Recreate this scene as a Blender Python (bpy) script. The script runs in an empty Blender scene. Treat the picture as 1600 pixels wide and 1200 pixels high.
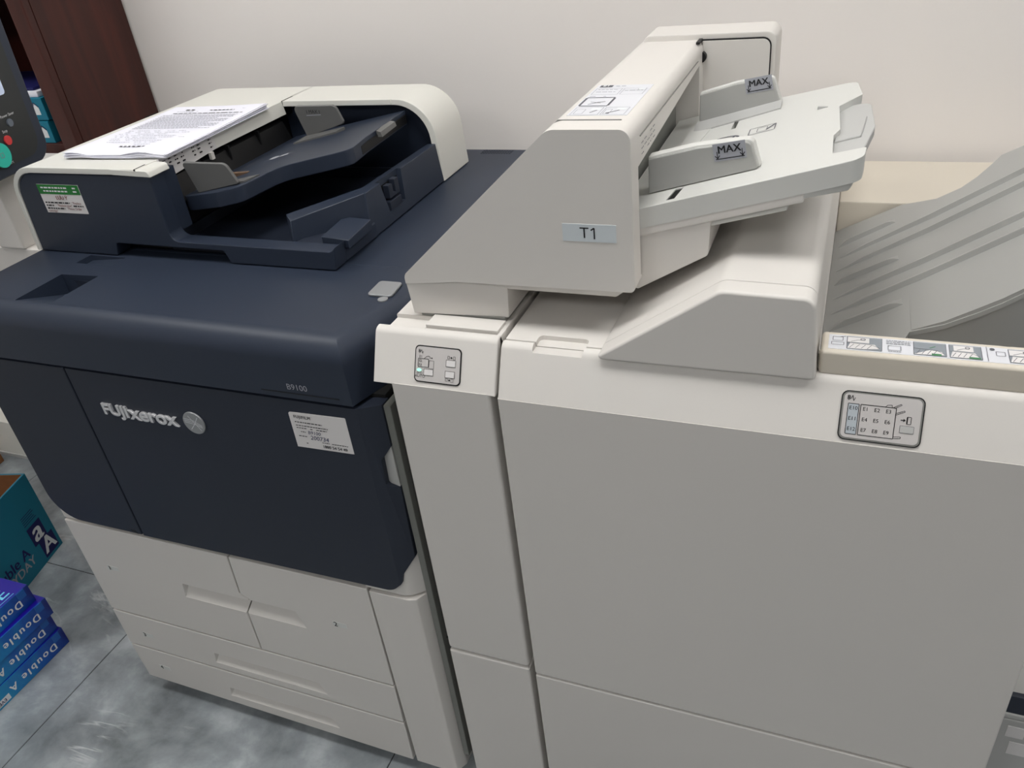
import bpy, bmesh, math, random
from mathutils import Vector, Matrix
random.seed(7)
S = bpy.context.scene
COL = S.collection

# ------------------------------------------------------------------ camera
cam_d = bpy.data.cameras.new('camera'); cam = bpy.data.objects.new('camera', cam_d); COL.objects.link(cam)
cam_d.sensor_fit = 'HORIZONTAL'; cam_d.sensor_width = 36.0; cam_d.lens = 1260 * 36 / 1600
cam_d.clip_start = 0.02
R_ = (0.92861574, 0.35575181, -0.10542038); D_ = (0.11031475, -0.53598048, -0.83699198); F_ = (-0.35426468, 0.76561451, -0.53696458)
cam.matrix_world = Matrix(((R_[0], -D_[0], -F_[0], 0.0), (R_[1], -D_[1], -F_[1], -0.75), (R_[2], -D_[2], -F_[2], 1.485), (0, 0, 0, 1)))
S.camera = cam

# ------------------------------------------------------------------ world, light, exposure
w = bpy.data.worlds.new('room_light'); S.world = w; w.use_nodes = True
w.node_tree.nodes['Background'].inputs[0].default_value = (1.0, 0.99, 0.985, 1)
w.node_tree.nodes['Background'].inputs[1].default_value = 0.16
LAMP_STRENGTH = 17.0
LAMPS = [(-1.9, -0.15), (-0.4, -0.15), (1.1, -0.15), (-1.3, -2.4), (0.5, -2.4)]
S.view_settings.view_transform = 'Standard'; S.view_settings.look = 'None'
S.view_settings.gamma = 1.0; S.view_settings.use_curve_mapping = False
S.view_settings.exposure = -0.2

# ------------------------------------------------------------------ materials
def lin(c):
    c = c / 255.0
    return c / 12.92 if c <= 0.04045 else ((c + 0.055) / 1.055) ** 2.4
def rgb(*c): return (lin(c[0]), lin(c[1]), lin(c[2]), 1)
def base_mat(name):
    m = bpy.data.materials.new(name); m.use_nodes = True
    return m, m.node_tree, m.node_tree.nodes['Principled BSDF']
def plastic(name, c, rough=0.5, var=0.04, grain=900.0, bump=0.05, spec=0.4, metal=0.0, scale=3.0):
    m, t, b = base_mat(name)
    N, L = t.nodes, t.links
    co = N.new('ShaderNodeTexCoord')
    n1 = N.new('ShaderNodeTexNoise'); n1.inputs['Scale'].default_value = scale; n1.inputs['Detail'].default_value = 4
    L.new(co.outputs['Object'], n1.inputs['Vector'])
    mx = N.new('ShaderNodeMix'); mx.data_type = 'RGBA'
    a = rgb(*c); k = 1 - var
    mx.inputs[6].default_value = (a[0] * k, a[1] * k, a[2] * k, 1); mx.inputs[7].default_value = (min(1, a[0] * (1 + var)), min(1, a[1] * (1 + var)), min(1, a[2] * (1 + var)), 1)
    L.new(n1.outputs['Fac'], mx.inputs[0]); L.new(mx.outputs[2], b.inputs['Base Color'])
    b.inputs['Roughness'].default_value = rough; b.inputs['Specular IOR Level'].default_value = spec; b.inputs['Metallic'].default_value = metal
    if bump:
        n2 = N.new('ShaderNodeTexNoise'); n2.inputs['Scale'].default_value = grain; n2.inputs['Detail'].default_value = 1
        L.new(co.outputs['Object'], n2.inputs['Vector'])
        bp = N.new('ShaderNodeBump'); bp.inputs['Strength'].default_value = bump; bp.inputs['Distance'].default_value = 0.0005
        L.new(n2.outputs['Fac'], bp.inputs['Height']); L.new(bp.outputs['Normal'], b.inputs['Normal'])
    return m
def glow(name, c, s):
    m, t, b = base_mat(name)
    b.inputs['Base Color'].default_value = rgb(*c); b.inputs['Emission Color'].default_value = rgb(*c); b.inputs['Emission Strength'].default_value = s
    return m

M = {}
M['cream'] = plastic('cream_plastic', (216, 212, 207), 0.48, 0.02)
M['white_cover'] = plastic('white_cover_plastic', (222, 221, 214), 0.45, 0.02)
M['warm_cream'] = plastic('warm_cream_plastic', (214, 206, 192), 0.5, 0.02)
M['navy'] = plastic('navy_plastic', (41, 49, 64), 0.45, 0.06)
M['navy_dark'] = plastic('dark_navy_plastic', (36, 42, 55), 0.5, 0.06)
M['black'] = plastic('black_plastic', (12, 12, 14), 0.5, 0.05)
M['black_gap'] = plastic('black_base_and_gap_shade', (18, 18, 18), 0.8, 0.05)
M['grey'] = plastic('grey_plastic', (168, 168, 165), 0.45, 0.03)
M['grey_mid'] = plastic('middle_grey_plastic', (128, 128, 124), 0.5, 0.03)
M['guide_grey'] = plastic('guide_grey_plastic', (98, 98, 97), 0.4, 0.03)
M['pale_grey'] = plastic('pale_grey_plastic', (182, 182, 180), 0.5, 0.02)
M['tray_white'] = plastic('tray_white_plastic', (208, 208, 204), 0.45, 0.015)
M['frame_grey'] = plastic('frame_grey_metal', (120, 121, 116), 0.45, 0.03)
M['frame_gap_dark'] = plastic('dark_frame_and_gap_shade', (84, 85, 82), 0.5, 0.03)
M['panel_black'] = plastic('dark_grey_panel_plastic', (44, 47, 48), 0.45, 0.03)
M['panel_grey'] = plastic('display_film', (196, 192, 190), 0.4, 0.015)
M['chrome'] = plastic('chrome_letter_metal', (232, 232, 234), 0.25, 0.02, bump=0, metal=0.55)
M['silver'] = plastic('silver_badge', (158, 160, 162), 0.35, 0.03, metal=0.4)
M['ink'] = plastic('black_ink', (22, 22, 26), 0.6, 0.0, bump=0)
M['ink_grey'] = plastic('grey_ink', (96, 97, 104), 0.6, 0.0, bump=0)
M['ink_pale'] = plastic('pale_grey_ink', (160, 162, 170), 0.6, 0.0, bump=0)
M['ink_red'] = plastic('brown_red_ink', (120, 42, 36), 0.6, 0.0, bump=0)
M['ink_white'] = plastic('white_ink', (225, 228, 230), 0.6, 0.0, bump=0)
M['ink_green'] = plastic('green_ink', (70, 130, 86), 0.6, 0.0, bump=0)
M['ink_navy'] = plastic('navy_ink', (18, 20, 84), 0.6, 0.0, bump=0)
M['ink_cyan'] = plastic('cyan_ink', (120, 215, 245), 0.6, 0.0, bump=0)
M['ink_slate'] = plastic('slate_grey_ink', (140, 146, 152), 0.6, 0.0, bump=0)
M['sticker_green'] = plastic('green_sticker', (20, 118, 44), 0.4, 0.02, bump=0)
M['sticker_white'] = plastic('white_sticker', (222, 219, 218), 0.4, 0.01, bump=0)
M['film_tint'] = plastic('tinted_film', (176, 184, 190), 0.4, 0.01, bump=0)
M['sticker_blue'] = plastic('pale_blue_sticker', (206, 213, 217), 0.35, 0.01, bump=0)
M['sticker_cream'] = plastic('faded_sticker', (216, 217, 222), 0.5, 0.02, bump=0)
M['sticker_faint'] = plastic('faint_sticker', (214, 215, 211), 0.4, 0.01, bump=0)
M['sheet'] = plastic('white_paper', (238, 238, 248), 0.75, 0.01, bump=0.02)
M['metal_orange'] = plastic('tan_plastic', (104, 82, 64), 0.5, 0.03)
M['btn_red'] = plastic('red_button', (214, 64, 66), 0.35, 0.02)
M['btn_cyan'] = plastic('turquoise_button', (52, 200, 180), 0.35, 0.02)
M['btn_grey'] = plastic('grey_button', (104, 112, 124), 0.35, 0.02)
M['lcd'] = glow('lit_screen', (160, 170, 190), 0.7)
M['led'] = glow('green_led', (170, 250, 225), 0.7)
M['lamp'] = glow('lamp_diffuser', (255, 254, 252), LAMP_STRENGTH)

def wood_mat():
    m, t, b = base_mat('dark_red_wood'); N, L = t.nodes, t.links
    co = N.new('ShaderNodeTexCoord'); mp = N.new('ShaderNodeMapping'); mp.inputs['Scale'].default_value = (9, 9, 0.7)
    L.new(co.outputs['Object'], mp.inputs['Vector'])
    n = N.new('ShaderNodeTexNoise'); n.inputs['Scale'].default_value = 3.0; n.inputs['Detail'].default_value = 8; n.inputs['Distortion'].default_value = 0.6
    L.new(mp.outputs[0], n.inputs['Vector'])
    r = N.new('ShaderNodeValToRGB'); r.color_ramp.elements[0].position = 0.3; r.color_ramp.elements[0].color = rgb(48, 17, 12); r.color_ramp.elements[1].position = 0.75; r.color_ramp.elements[1].color = rgb(80, 31, 21)
    L.new(n.outputs['Fac'], r.inputs['Fac']); L.new(r.outputs[0], b.inputs['Base Color'])
    b.inputs['Roughness'].default_value = 0.5
    return m
M['wood'] = wood_mat()
def tile_mat():
    m, t, b = base_mat('grey_marble_tile'); N, L = t.nodes, t.links
    co = N.new('ShaderNodeTexCoord')
    n = N.new('ShaderNodeTexNoise'); n.inputs['Scale'].default_value = 4.2; n.inputs['Detail'].default_value = 8; n.inputs['Roughness'].default_value = 0.6; n.inputs['Distortion'].default_value = 0.15
    L.new(co.outputs['Object'], n.inputs['Vector'])
    r = N.new('ShaderNodeValToRGB'); e = r.color_ramp.elements
    e[0].position = 0.34; e[0].color = rgb(98, 103, 107); e[1].position = 0.66; e[1].color = rgb(190, 196, 199)
    k = e.new(0.5); k.color = rgb(142, 148, 152)
    L.new(n.outputs['Fac'], r.inputs['Fac'])
    # thin white veins
    n2 = N.new('ShaderNodeTexNoise'); n2.inputs['Scale'].default_value = 1.7; n2.inputs['Detail'].default_value = 7; n2.inputs['Distortion'].default_value = 1.4
    mp = N.new('ShaderNodeMapping'); mp.inputs['Rotation'].default_value = (0, 0, 0.5); mp.inputs['Scale'].default_value = (0.8, 2.2, 1); mp.inputs['Location'].default_value = (3.1, 1.7, 0)
    L.new(co.outputs['Object'], mp.inputs['Vector']); L.new(mp.outputs[0], n2.inputs['Vector'])
    s = N.new('ShaderNodeMath'); s.operation = 'SUBTRACT'; s.inputs[1].default_value = 0.5; L.new(n2.outputs['Fac'], s.inputs[0])
    ab = N.new('ShaderNodeMath'); ab.operation = 'ABSOLUTE'; L.new(s.outputs[0], ab.inputs[0])
    mr = N.new('ShaderNodeMapRange'); mr.inputs['From Min'].default_value = 0.0; mr.inputs['From Max'].default_value = 0.012; mr.inputs['To Min'].default_value = 0.6; mr.inputs['To Max'].default_value = 0.0
    L.new(ab.outputs[0], mr.inputs['Value'])
    n3 = N.new('ShaderNodeTexNoise'); n3.inputs['Scale'].default_value = 5.0; n3.inputs['Detail'].default_value = 2; L.new(co.outputs['Object'], n3.inputs['Vector'])
    m3 = N.new('ShaderNodeMapRange'); m3.inputs['From Min'].default_value = 0.5; m3.inputs['From Max'].default_value = 0.62; L.new(n3.outputs['Fac'], m3.inputs['Value'])
    mm = N.new('ShaderNodeMath'); mm.operation = 'MULTIPLY'; L.new(mr.outputs[0], mm.inputs[0]); L.new(m3.outputs[0], mm.inputs[1])
    mx = N.new('ShaderNodeMix'); mx.data_type = 'RGBA'; mx.inputs[7].default_value = rgb(214, 216, 217)
    L.new(mm.outputs[0], mx.inputs[0]); L.new(r.outputs[0], mx.inputs[6]); L.new(mx.outputs[2], b.inputs['Base Color'])
    b.inputs['Roughness'].default_value = 0.28
    return m
M['tile'] = tile_mat()
M['grout'] = plastic('dark_grout', (52, 54, 56), 0.9, 0.1)
M['wall'] = plastic('painted_wall', (240, 235, 231), 0.85, 0.015, grain=300, bump=0.03, spec=0.2, scale=0.8)
M['ceiling'] = plastic('white_ceiling', (235, 235, 232), 0.9, 0.01, bump=0, spec=0.1)
def card_mat():
    m, t, b = base_mat('cardboard'); N, L = t.nodes, t.links
    co = N.new('ShaderNodeTexCoord'); wv = N.new('ShaderNodeTexNoise'); wv.inputs['Scale'].default_value = 40; wv.inputs['Detail'].default_value = 5
    L.new(co.outputs['Object'], wv.inputs['Vector'])
    r = N.new('ShaderNodeValToRGB'); r.color_ramp.elements[0].color = rgb(116, 74, 42); r.color_ramp.elements[1].color = rgb(154, 104, 64)
    L.new(wv.outputs['Fac'], r.inputs['Fac']); L.new(r.outputs[0], b.inputs['Base Color']); b.inputs['Roughness'].default_value = 0.85
    return m
M['card'] = card_mat()
M['teal'] = plastic('teal_printed_card', (16, 116, 142), 0.55, 0.06)
def ream_mat():
    # printed wrapper: deep blue at one end running to cyan at the other, with darker streaks
    m, t, b = base_mat('blue_ream_wrapper'); N, L = t.nodes, t.links
    co = N.new('ShaderNodeTexCoord'); sx = N.new('ShaderNodeSeparateXYZ'); L.new(co.outputs['Object'], sx.inputs[0])
    n = N.new('ShaderNodeTexNoise'); n.inputs['Scale'].default_value = 14; n.inputs['Detail'].default_value = 3; n.inputs['Distortion'].default_value = 1.5
    L.new(co.outputs['Object'], n.inputs['Vector'])
    ma = N.new('ShaderNodeMath'); ma.operation = 'MULTIPLY_ADD'; ma.inputs[1].default_value = 0.16; L.new(n.outputs['Fac'], ma.inputs[0]); L.new(sx.outputs['Y'], ma.inputs[2])
    mr = N.new('ShaderNodeMapRange'); mr.inputs['From Min'].default_value = 0.20; mr.inputs['From Max'].default_value = 0.40; L.new(ma.outputs[0], mr.inputs['Value'])
    r = N.new('ShaderNodeValToRGB'); e = r.color_ramp.elements; e[0].color = rgb(30, 140, 190); e[1].color = rgb(14, 26, 120); k = e.new(0.5); k.color = rgb(20, 88, 176)
    L.new(mr.outputs[0], r.inputs['Fac']); L.new(r.outputs[0], b.inputs['Base Color']); b.inputs['Roughness'].default_value = 0.3
    return m
M['ream'] = ream_mat()
M['ream_fold'] = plastic('light_blue_tape', (36, 96, 176), 0.3, 0.05)
M['ream_top'] = plastic('violet_blue_wrapper', (30, 18, 150), 0.3, 0.1)

# ------------------------------------------------------------------ geometry helpers (world coordinates)
def new_bm(): return bmesh.new()
def bev(bm, r, seg=2, ang=0.5, flt=None):
    if r <= 0: return bm
    bm.normal_update()
    es = [e for e in bm.edges if len(e.link_faces) == 2 and e.calc_face_angle(0) > ang and (flt is None or flt(e))]
    if es: bmesh.ops.bevel(bm, geom=es, offset=r, offset_type='OFFSET', segments=seg, profile=0.5, affect='EDGES', clamp_overlap=True)
    return bm
AX = {'x': lambda a, p: (a, p[0], p[1]), 'y': lambda a, p: (p[0], a, p[1]), 'z': lambda a, p: (p[0], p[1], a)}
def prism(poly, axis, a0, a1, r=0.0, seg=2, ang=0.5, flt=None, bm=None):
    own = bm is None
    bm = bm or new_bm(); f = AX[axis]
    A = [bm.verts.new(f(a0, p)) for p in poly]; B = [bm.verts.new(f(a1, p)) for p in poly]
    n = len(poly)
    fs = [bm.faces.new(A), bm.faces.new(B[::-1])]
    for i in range(n): fs.append(bm.faces.new((A[i], B[i], B[(i + 1) % n], A[(i + 1) % n])))
    bmesh.ops.recalc_face_normals(bm, faces=fs)
    if own: bev(bm, r, seg, ang, flt)
    return bm
def box(x0, x1, y0, y1, z0, z1, r=0.0, seg=2, flt=None, bm=None):
    return prism([(x0, y0), (x1, y0), (x1, y1), (x0, y1)], 'z', z0, z1, r, seg, flt=flt, bm=bm)
def rnd(pts, seg=6):
    """pts: (a, b, radius) -> polygon with rounded corners"""
    out = []; n = len(pts)
    for i in range(n):
        p = Vector(pts[i][:2]); r = pts[i][2] if len(pts[i]) > 2 else 0
        if r <= 0: out.append((p.x, p.y)); continue
        a = Vector(pts[i - 1][:2]) - p; c = Vector(pts[(i + 1) % n][:2]) - p
        la, lc = a.length, c.length; a.normalize(); c.normalize()
        th = a.angle(c); d = min(r / math.tan(th / 2), la * 0.49, lc * 0.49); rr = d * math.tan(th / 2)
        ctr = p + (a + c).normalized() * (rr / math.sin(th / 2))
        s = p + a * d - ctr; e = p + c * d - ctr
        a0 = math.atan2(s.y, s.x); da = math.atan2(e.y, e.x) - a0
        while da > math.pi: da -= 2 * math.pi
        while da < -math.pi: da += 2 * math.pi
        for k in range(seg + 1):
            t = a0 + da * k / seg; out.append((ctr.x + rr * math.cos(t), ctr.y + rr * math.sin(t)))
    return out
def rrect(x0, x1, y0, y1, r, seg=5): return rnd([(x0, y0, r), (x1, y0, r), (x1, y1, r), (x0, y1, r)], seg)
def cyl(c, n, r, h, seg=24, bm=None, r2=None):
    n = Vector(n).normalized(); q = n.to_track_quat('Z', 'Y'); bm = bm or new_bm()
    mat = Matrix.Translation(Vector(c) + n * h / 2) @ q.to_matrix().to_4x4()
    bmesh.ops.create_cone(bm, cap_ends=True, segments=seg, radius1=r, radius2=r if r2 is None else r2, depth=h, matrix=mat); return bm
def tmp_obj(bm):
    me = bpy.data.meshes.new('t'); bm.to_mesh(me); bm.free(); o = bpy.data.objects.new('t', me); COL.objects.link(o); return o
def cut(bm, *cutters):
    o = tmp_obj(bm); cs = []
    for c in cutters:
        co = tmp_obj(c); cs.append(co); md = o.modifiers.new('b', 'BOOLEAN'); md.operation = 'DIFFERENCE'; md.solver = 'EXACT'; md.object = co
    bpy.context.view_layer.update()
    dg = bpy.context.evaluated_depsgraph_get(); me = bpy.data.meshes.new_from_object(o.evaluated_get(dg))
    out = new_bm(); out.from_mesh(me)
    for x in cs + [o]:
        d = x.data; bpy.data.objects.remove(x); bpy.data.meshes.remove(d)
    bpy.data.meshes.remove(me)
    return out

class Thing:
    def __init__(self, name, label, cat, loc, group=None, kind=None):
        self.o = bpy.data.objects.new(name, None); COL.objects.link(self.o); self.o.empty_display_size = 0.05
        self.loc = Vector(loc); self.o.location = self.loc
        if label: self.o['label'] = label
        if cat: self.o['category'] = cat
        if group: self.o['group'] = group
        if kind: self.o['kind'] = kind
    def add(self, name, bm, mat, parent=None, label=None, smooth=True, ang=0.6):
        o = finish(name, bm, mat, self.loc, smooth, ang); o.parent = parent or self.o
        if label: o['label'] = label
        return o
def finish(name, bm, mat, loc=Vector((0, 0, 0)), smooth=True, ang=0.6):
    me = bpy.data.meshes.new(name); bmesh.ops.translate(bm, verts=bm.verts, vec=-loc)
    bm.to_mesh(me); bm.free(); me.materials.append(M[mat] if isinstance(mat, str) else mat)
    if smooth:
        me.polygons.foreach_set('use_smooth', [True] * len(me.polygons)); me.set_sharp_from_angle(angle=ang)
    o = bpy.data.objects.new(name, me); COL.objects.link(o)
    if smooth:
        wn = o.modifiers.new('weighted', 'WEIGHTED_NORMAL'); wn.keep_sharp = True
    return o
def single(name, bm, mat, label, cat, loc, group=None, kind=None, **k):
    o = finish(name, bm, mat, Vector(loc), **k); o.location = loc
    if label: o['label'] = label
    if cat: o['category'] = cat
    if group: o['group'] = group
    if kind: o['kind'] = kind
    return o

X, Y, Z = Vector((1, 0, 0)), Vector((0, 1, 0)), Vector((0, 0, 1))
FRONT = (X, Z); TOP = (X, Y)
LIPN = Vector((0, 0.4472, 0.8944)); LIP = (X, LIPN)
def text_geo(s, size, bold=0.0, align='CENTER', shear=0.0, space=1.0):
    cu = bpy.data.curves.new('txt', 'FONT'); cu.body = s; cu.size = size; cu.align_x = align; cu.align_y = 'CENTER'; cu.shear = shear; cu.space_character = space; cu.resolution_u = 3
    ob = bpy.data.objects.new('txt', cu); me = ob.to_mesh()
    vs = [v.co.copy() for v in me.vertices]; fs = [tuple(p.vertices) for p in me.polygons]
    if bold > 0:
        n0 = len(vs); base = list(vs); fb = list(fs)
        for q, dx in enumerate((-bold * size, bold * size)):
            vs += [v + Vector((dx, 0, 0.00012 * (q + 1))) for v in base]; fs += [tuple(i + n0 * (q + 1) for i in f) for f in fb]
    ob.to_mesh_clear(); bpy.data.objects.remove(ob); bpy.data.curves.remove(cu)
    return vs, fs
def ink(thing, name, mat, o, fr, items, eps=0.0004, parent=None, label=None):
    """flat print on a surface: text, filled rectangles, frames, lines, polygons and discs in the plane (o, ex, ey)"""
    o = Vector(o); ex, ey = fr; n = ex.cross(ey); bm = new_bm()
    def P(x, y): return o + ex * x + ey * y + n * eps
    def poly(ps):
        bm.faces.new([bm.verts.new(P(*p)) for p in ps])
    def line(x1, y1, x2, y2, wd):
        d = Vector((x2 - x1, y2 - y1)); 
        if d.length < 1e-9: return
        d.normalize(); q = Vector((-d.y, d.x)) * wd / 2
        poly([(x1 - q.x, y1 - q.y), (x2 - q.x, y2 - q.y), (x2 + q.x, y2 + q.y), (x1 + q.x, y1 + q.y)])
    for it in items:
        k = it[0]
        if k == 't':
            _, s, x, y, size = it[:5]; bold = it[5] if len(it) > 5 else 0.0; al = it[6] if len(it) > 6 else 'CENTER'; sh = it[7] if len(it) > 7 else 0.0
            vs, fs = text_geo(s, size, bold, al, sh, it[8] if len(it) > 8 else 1.0); bv = [bm.verts.new(P(x + v.x, y + v.y) + n * v.z) for v in vs]
            for f in fs:
                try: bm.faces.new([bv[i] for i in f])
                except ValueError: pass
        elif k == 'r': _, x0, x1, y0, y1 = it; poly([(x0, y0), (x1, y0), (x1, y1), (x0, y1)])
        elif k == 'f':
            _, x0, x1, y0, y1, wd = it
            line(x0, y0, x1, y0, wd); line(x0, y1, x1, y1, wd); line(x0, y0 + wd / 2, x0, y1 - wd / 2, wd); line(x1, y0 + wd / 2, x1, y1 - wd / 2, wd)
        elif k == 'l':
            for a, b in zip(it[1][:-1], it[1][1:]): line(*a, *b, it[2])
        elif k == 'p': poly(it[1])
        elif k == 'd': poly([(it[1] + it[3] * math.cos(a * math.pi / 12), it[2] + it[3] * math.sin(a * math.pi / 12)) for a in range(24)])
    ob = thing.add(name, bm, mat, parent, label, smooth=False)
    if len(items) > 3: ob['kind'] = 'stuff'
    return ob
def words(x0, x1, y, h, dens=0.75, wl=(2, 6), rng=random):
    """illegible small print: short dashes of word length"""
    out = []; x = x0
    while x < x1:
        L = h * rng.uniform(*wl) * 0.6; L = min(L, x1 - x)
        if rng.random() < dens + 0.2: out.append(('r', x, x + L, y - h / 2, y + h / 2))
        x += L + h * 0.7
    return out
def slab(o, fr, poly, t, r=0.0, seg=1):
    """plate of thickness t standing proud of plane (o, ex, ey)"""
    o = Vector(o); ex, ey = fr; n = ex.cross(ey); bm = new_bm()
    A = [bm.verts.new(o + ex * a + ey * b) for a, b in poly]; B = [bm.verts.new(o + ex * a + ey * b + n * t) for a, b in poly]
    bm.faces.new(A[::-1]); bm.faces.new(B)
    for i in range(len(poly)): j = (i + 1) % len(poly); bm.faces.new((A[i], A[j], B[j], B[i]))
    bmesh.ops.recalc_face_normals(bm, faces=bm.faces)
    return bev(bm, r, seg, 0.8)
def hexa(pts, r=0.0, seg=2):
    """eight corners: bottom four then top four, same order"""
    bm = new_bm(); v = [bm.verts.new(p) for p in pts]
    for f in ((0, 1, 2, 3), (4, 5, 6, 7), (0, 1, 5, 4), (1, 2, 6, 5), (2, 3, 7, 6), (3, 0, 4, 7)): bm.faces.new([v[i] for i in f])
    bmesh.ops.recalc_face_normals(bm, faces=bm.faces); return bev(bm, r, seg)
def solid_from_top(poly, ztop, thick, r=0.0, seg=2, bm=None):
    """plan outline, top height ztop(x, y), constant thickness"""
    bm = new_bm()
    A = [bm.verts.new((x, y, ztop(x, y) - thick)) for x, y in poly]; B = [bm.verts.new((x, y, ztop(x, y))) for x, y in poly]
    bm.faces.new(A); bm.faces.new(B[::-1]); n = len(poly)
    for i in range(n): bm.faces.new((A[i], B[i], B[(i + 1) % n], A[(i + 1) % n]))
    bmesh.ops.recalc_face_normals(bm, faces=bm.faces); return bev(bm, r, seg)

# ------------------------------------------------------------------ the room
fl = Thing('floor', 'grey marbled floor tiles with thin dark joints', None, (0, 0, 0), kind='structure')
fl.add('grout', box(-3.4, 2.6, -3.2, 0.95, -0.05, -0.0015), 'grout', smooth=False)
T = 0.8; tile_me = None; g = 0.0025
for i in range(-3, 6):
    for j in range(-4, 2):
        x0 = -1.52 + (i - 0) * T; y0 = 0.243 + (j - 1) * T
        x1, y1 = x0 + T, y0 + T
        if x1 < -3.4 or x0 > 2.5 or y1 < -3.0: continue
        if tile_me is None:
            o = finish('tile', box(g / 2, T - g / 2, g / 2, T - g / 2, -0.02, 0.0, 0.0008, 1), 'tile', smooth=False); tile_me = o.data
        else:
            o = bpy.data.objects.new('tile', tile_me); COL.objects.link(o)
        o.location = (x0, y0, 0); o.parent = fl.o
# shift the pattern on each tile with its own place: the marble reads world position
for nd in M['tile'].node_tree.nodes:
    if nd.type == 'TEX_COORD':
        geo = M['tile'].node_tree.nodes.new('ShaderNodeNewGeometry')
        for lk in list(M['tile'].node_tree.links):
            if lk.from_node == nd: M['tile'].node_tree.links.new(geo.outputs['Position'], lk.to_socket)
        break
single('wall_back', box(-3.4, 2.6, 0.9, 1.0, 0.0, 2.8), 'wall', 'plain off-white painted wall behind the copiers', None, (0, 0.9, 0), kind='structure', smooth=False)
single('wall_left', box(-3.5, -3.4, -3.2, 1.0, 0.0, 2.8), 'wall', 'plain off-white side wall beyond the bookcase', None, (-3.4, 0, 0), kind='structure', smooth=False)
single('ceiling', box(-3.5, 2.6, -3.2, 1.0, 2.8, 2.86), 'ceiling', 'plain white ceiling', None, (0, 0, 2.8), kind='structure', smooth=False)
LAMP_WHERE = ['above the bookcase end of the copiers', 'above the middle of the copiers', 'above the output tray end', 'behind the viewer on the left', 'behind the viewer on the right']
for i, (lx, ly) in enumerate(LAMPS):
    t = Thing('ceiling_light', 'square white ceiling light panel ' + LAMP_WHERE[i], 'light', (lx, ly, 2.8), 'ceiling light panels')
    fr_ = cut(box(lx - 0.32, lx + 0.32, ly - 0.32, ly + 0.32, 2.775, 2.8), box(lx - 0.3, lx + 0.3, ly - 0.3, ly + 0.3, 2.76, 2.79))
    t.add('frame', fr_, 'tray_white', smooth=False); t.add('diffuser', box(lx - 0.3, lx + 0.3, ly - 0.3, ly + 0.3, 2.781, 2.79), 'lamp', smooth=False)

# ------------------------------------------------------------------ printer (navy upper part, cream drawers)
P_ = Thing('copier', 'large navy and cream office copier with four paper drawers', 'copier', (-0.94, 0.4, 0))
# navy plan outline with a chamfered front right corner
def navy_plan(inset=0.0, back=0.805):
    return [(-1.345 + inset, -0.002 + inset), (-0.585, -0.002 + inset), (-0.568 - inset, 0.05 + inset * 0.3), (-0.545 - inset, 0.11), (-0.545 - inset, back), (-1.345 + inset, back)]
P_.add('body', box(-1.338, -0.556, 0.032, 0.80, 0.055, 0.52, 0.003), 'cream')
P_.add('drawer_gap_shade', box(-1.33, -0.60, 0.0165, 0.0315, 0.06, 0.516), 'frame_gap_dark', smooth=False)  # dark plate added behind the drawers so their gaps look shaded
P_.add('upper_body', box(-1.338, -0.556, 0.0325, 0.80, 0.5205, 0.8925), 'black_gap', smooth=False)  # black filler that paints the shade in the gaps around the doors
P_.add('corner_trim', box(-1.338, -1.26, 0.004, 0.0315, 0.5165, 0.60, 0.001, 1), 'cream')
P_.add('plinth', box(-1.30, -0.56, 0.06, 0.76, 0.02, 0.056), 'black_gap', smooth=False)
for cx, cy in ((-1.26, 0.12), (-0.60, 0.12), (-1.26, 0.70), (-0.60, 0.70)):
    P_.add('foot', cyl((cx, cy, 0.0), Z, 0.03, 0.022), 'black')
# deck front: rolled edge towards the user
front_plan = [(-1.345, -0.004), (-0.586, -0.004), (-0.569, 0.05), (-0.545, 0.11), (-0.545, 0.2272), (-1.345, 0.2272)]
deck = prism(front_plan, 'z', 0.893, 0.99)
deck.normal_update()
es = [e for e in deck.edges if all(v.co.z > 0.98 for v in e.verts) and all(v.co.y < 0.12 for v in e.verts)]
bmesh.ops.bevel(deck, geom=es, offset=0.034, offset_type='OFFSET', segments=8, profile=0.5, affect='EDGES', clamp_overlap=True)
pocket = hexa([(-1.207, 0.018, 0.992), (-1.130, 0.018, 0.992), (-1.128, 0.123, 0.954), (-1.207, 0.119, 0.954),
               (-1.207, 0.018, 1.01), (-1.130, 0.018, 1.01), (-1.128, 0.124, 1.01), (-1.207, 0.120, 1.01)])
shallow = hexa([(-1.218, 0.163, 0.980), (-1.138, 0.163, 0.988), (-1.138, 0.196, 0.988), (-1.218, 0.196, 0.980), (-1.222, 0.163, 1.01), (-1.132, 0.163, 1.01), (-1.132, 0.197, 1.01), (-1.222, 0.197, 1.01)])
deck = cut(deck, pocket, shallow)
dk = P_.add('top_cover', deck, 'navy', ang=0.5)
P_.add('pocket_plate', slab((-1.170, 0.1218, 0.972), FRONT, rrect(-0.018, 0.018, -0.010, 0.008, 0.002), 0.0012), 'navy_dark', dk)
P_.add('rear_top_cover', box(-1.345, -0.545, 0.2285, 0.805, 0.90, 0.99, 0.003), 'navy')
bm = new_bm()
for i in range(12):
    for k in range(3):
        x = -0.712 + i * 0.0058; y = 0.776 + k * 0.009
        box(x, x + 0.0036, y, y + 0.006, 0.9895, 0.9905, bm=bm)
P_.add('vent_slots', bm, 'navy_dark', smooth=False, label='rows of small dark vent slots')
P_.add('model_groove', box(-0.735, -0.605, -0.0048, -0.003, 0.9015, 0.9025), 'black', dk, smooth=False)
# badge on the deck
bd = P_.add('badge', slab((-0.6, 0.153, 0.99), TOP, rnd([(-0.018, -0.022, 0.006), (0.022, -0.022, 0.006), (0.018, 0.022, 0.006), (-0.020, 0.022, 0.006)]), 0.004, 0.001), 'silver', label='small grey rounded badge on the deck')
P_.add('stud', cyl((-0.588, 0.124, 0.988), Z, 0.0075, 0.004, 20), 'silver', bd)
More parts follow.
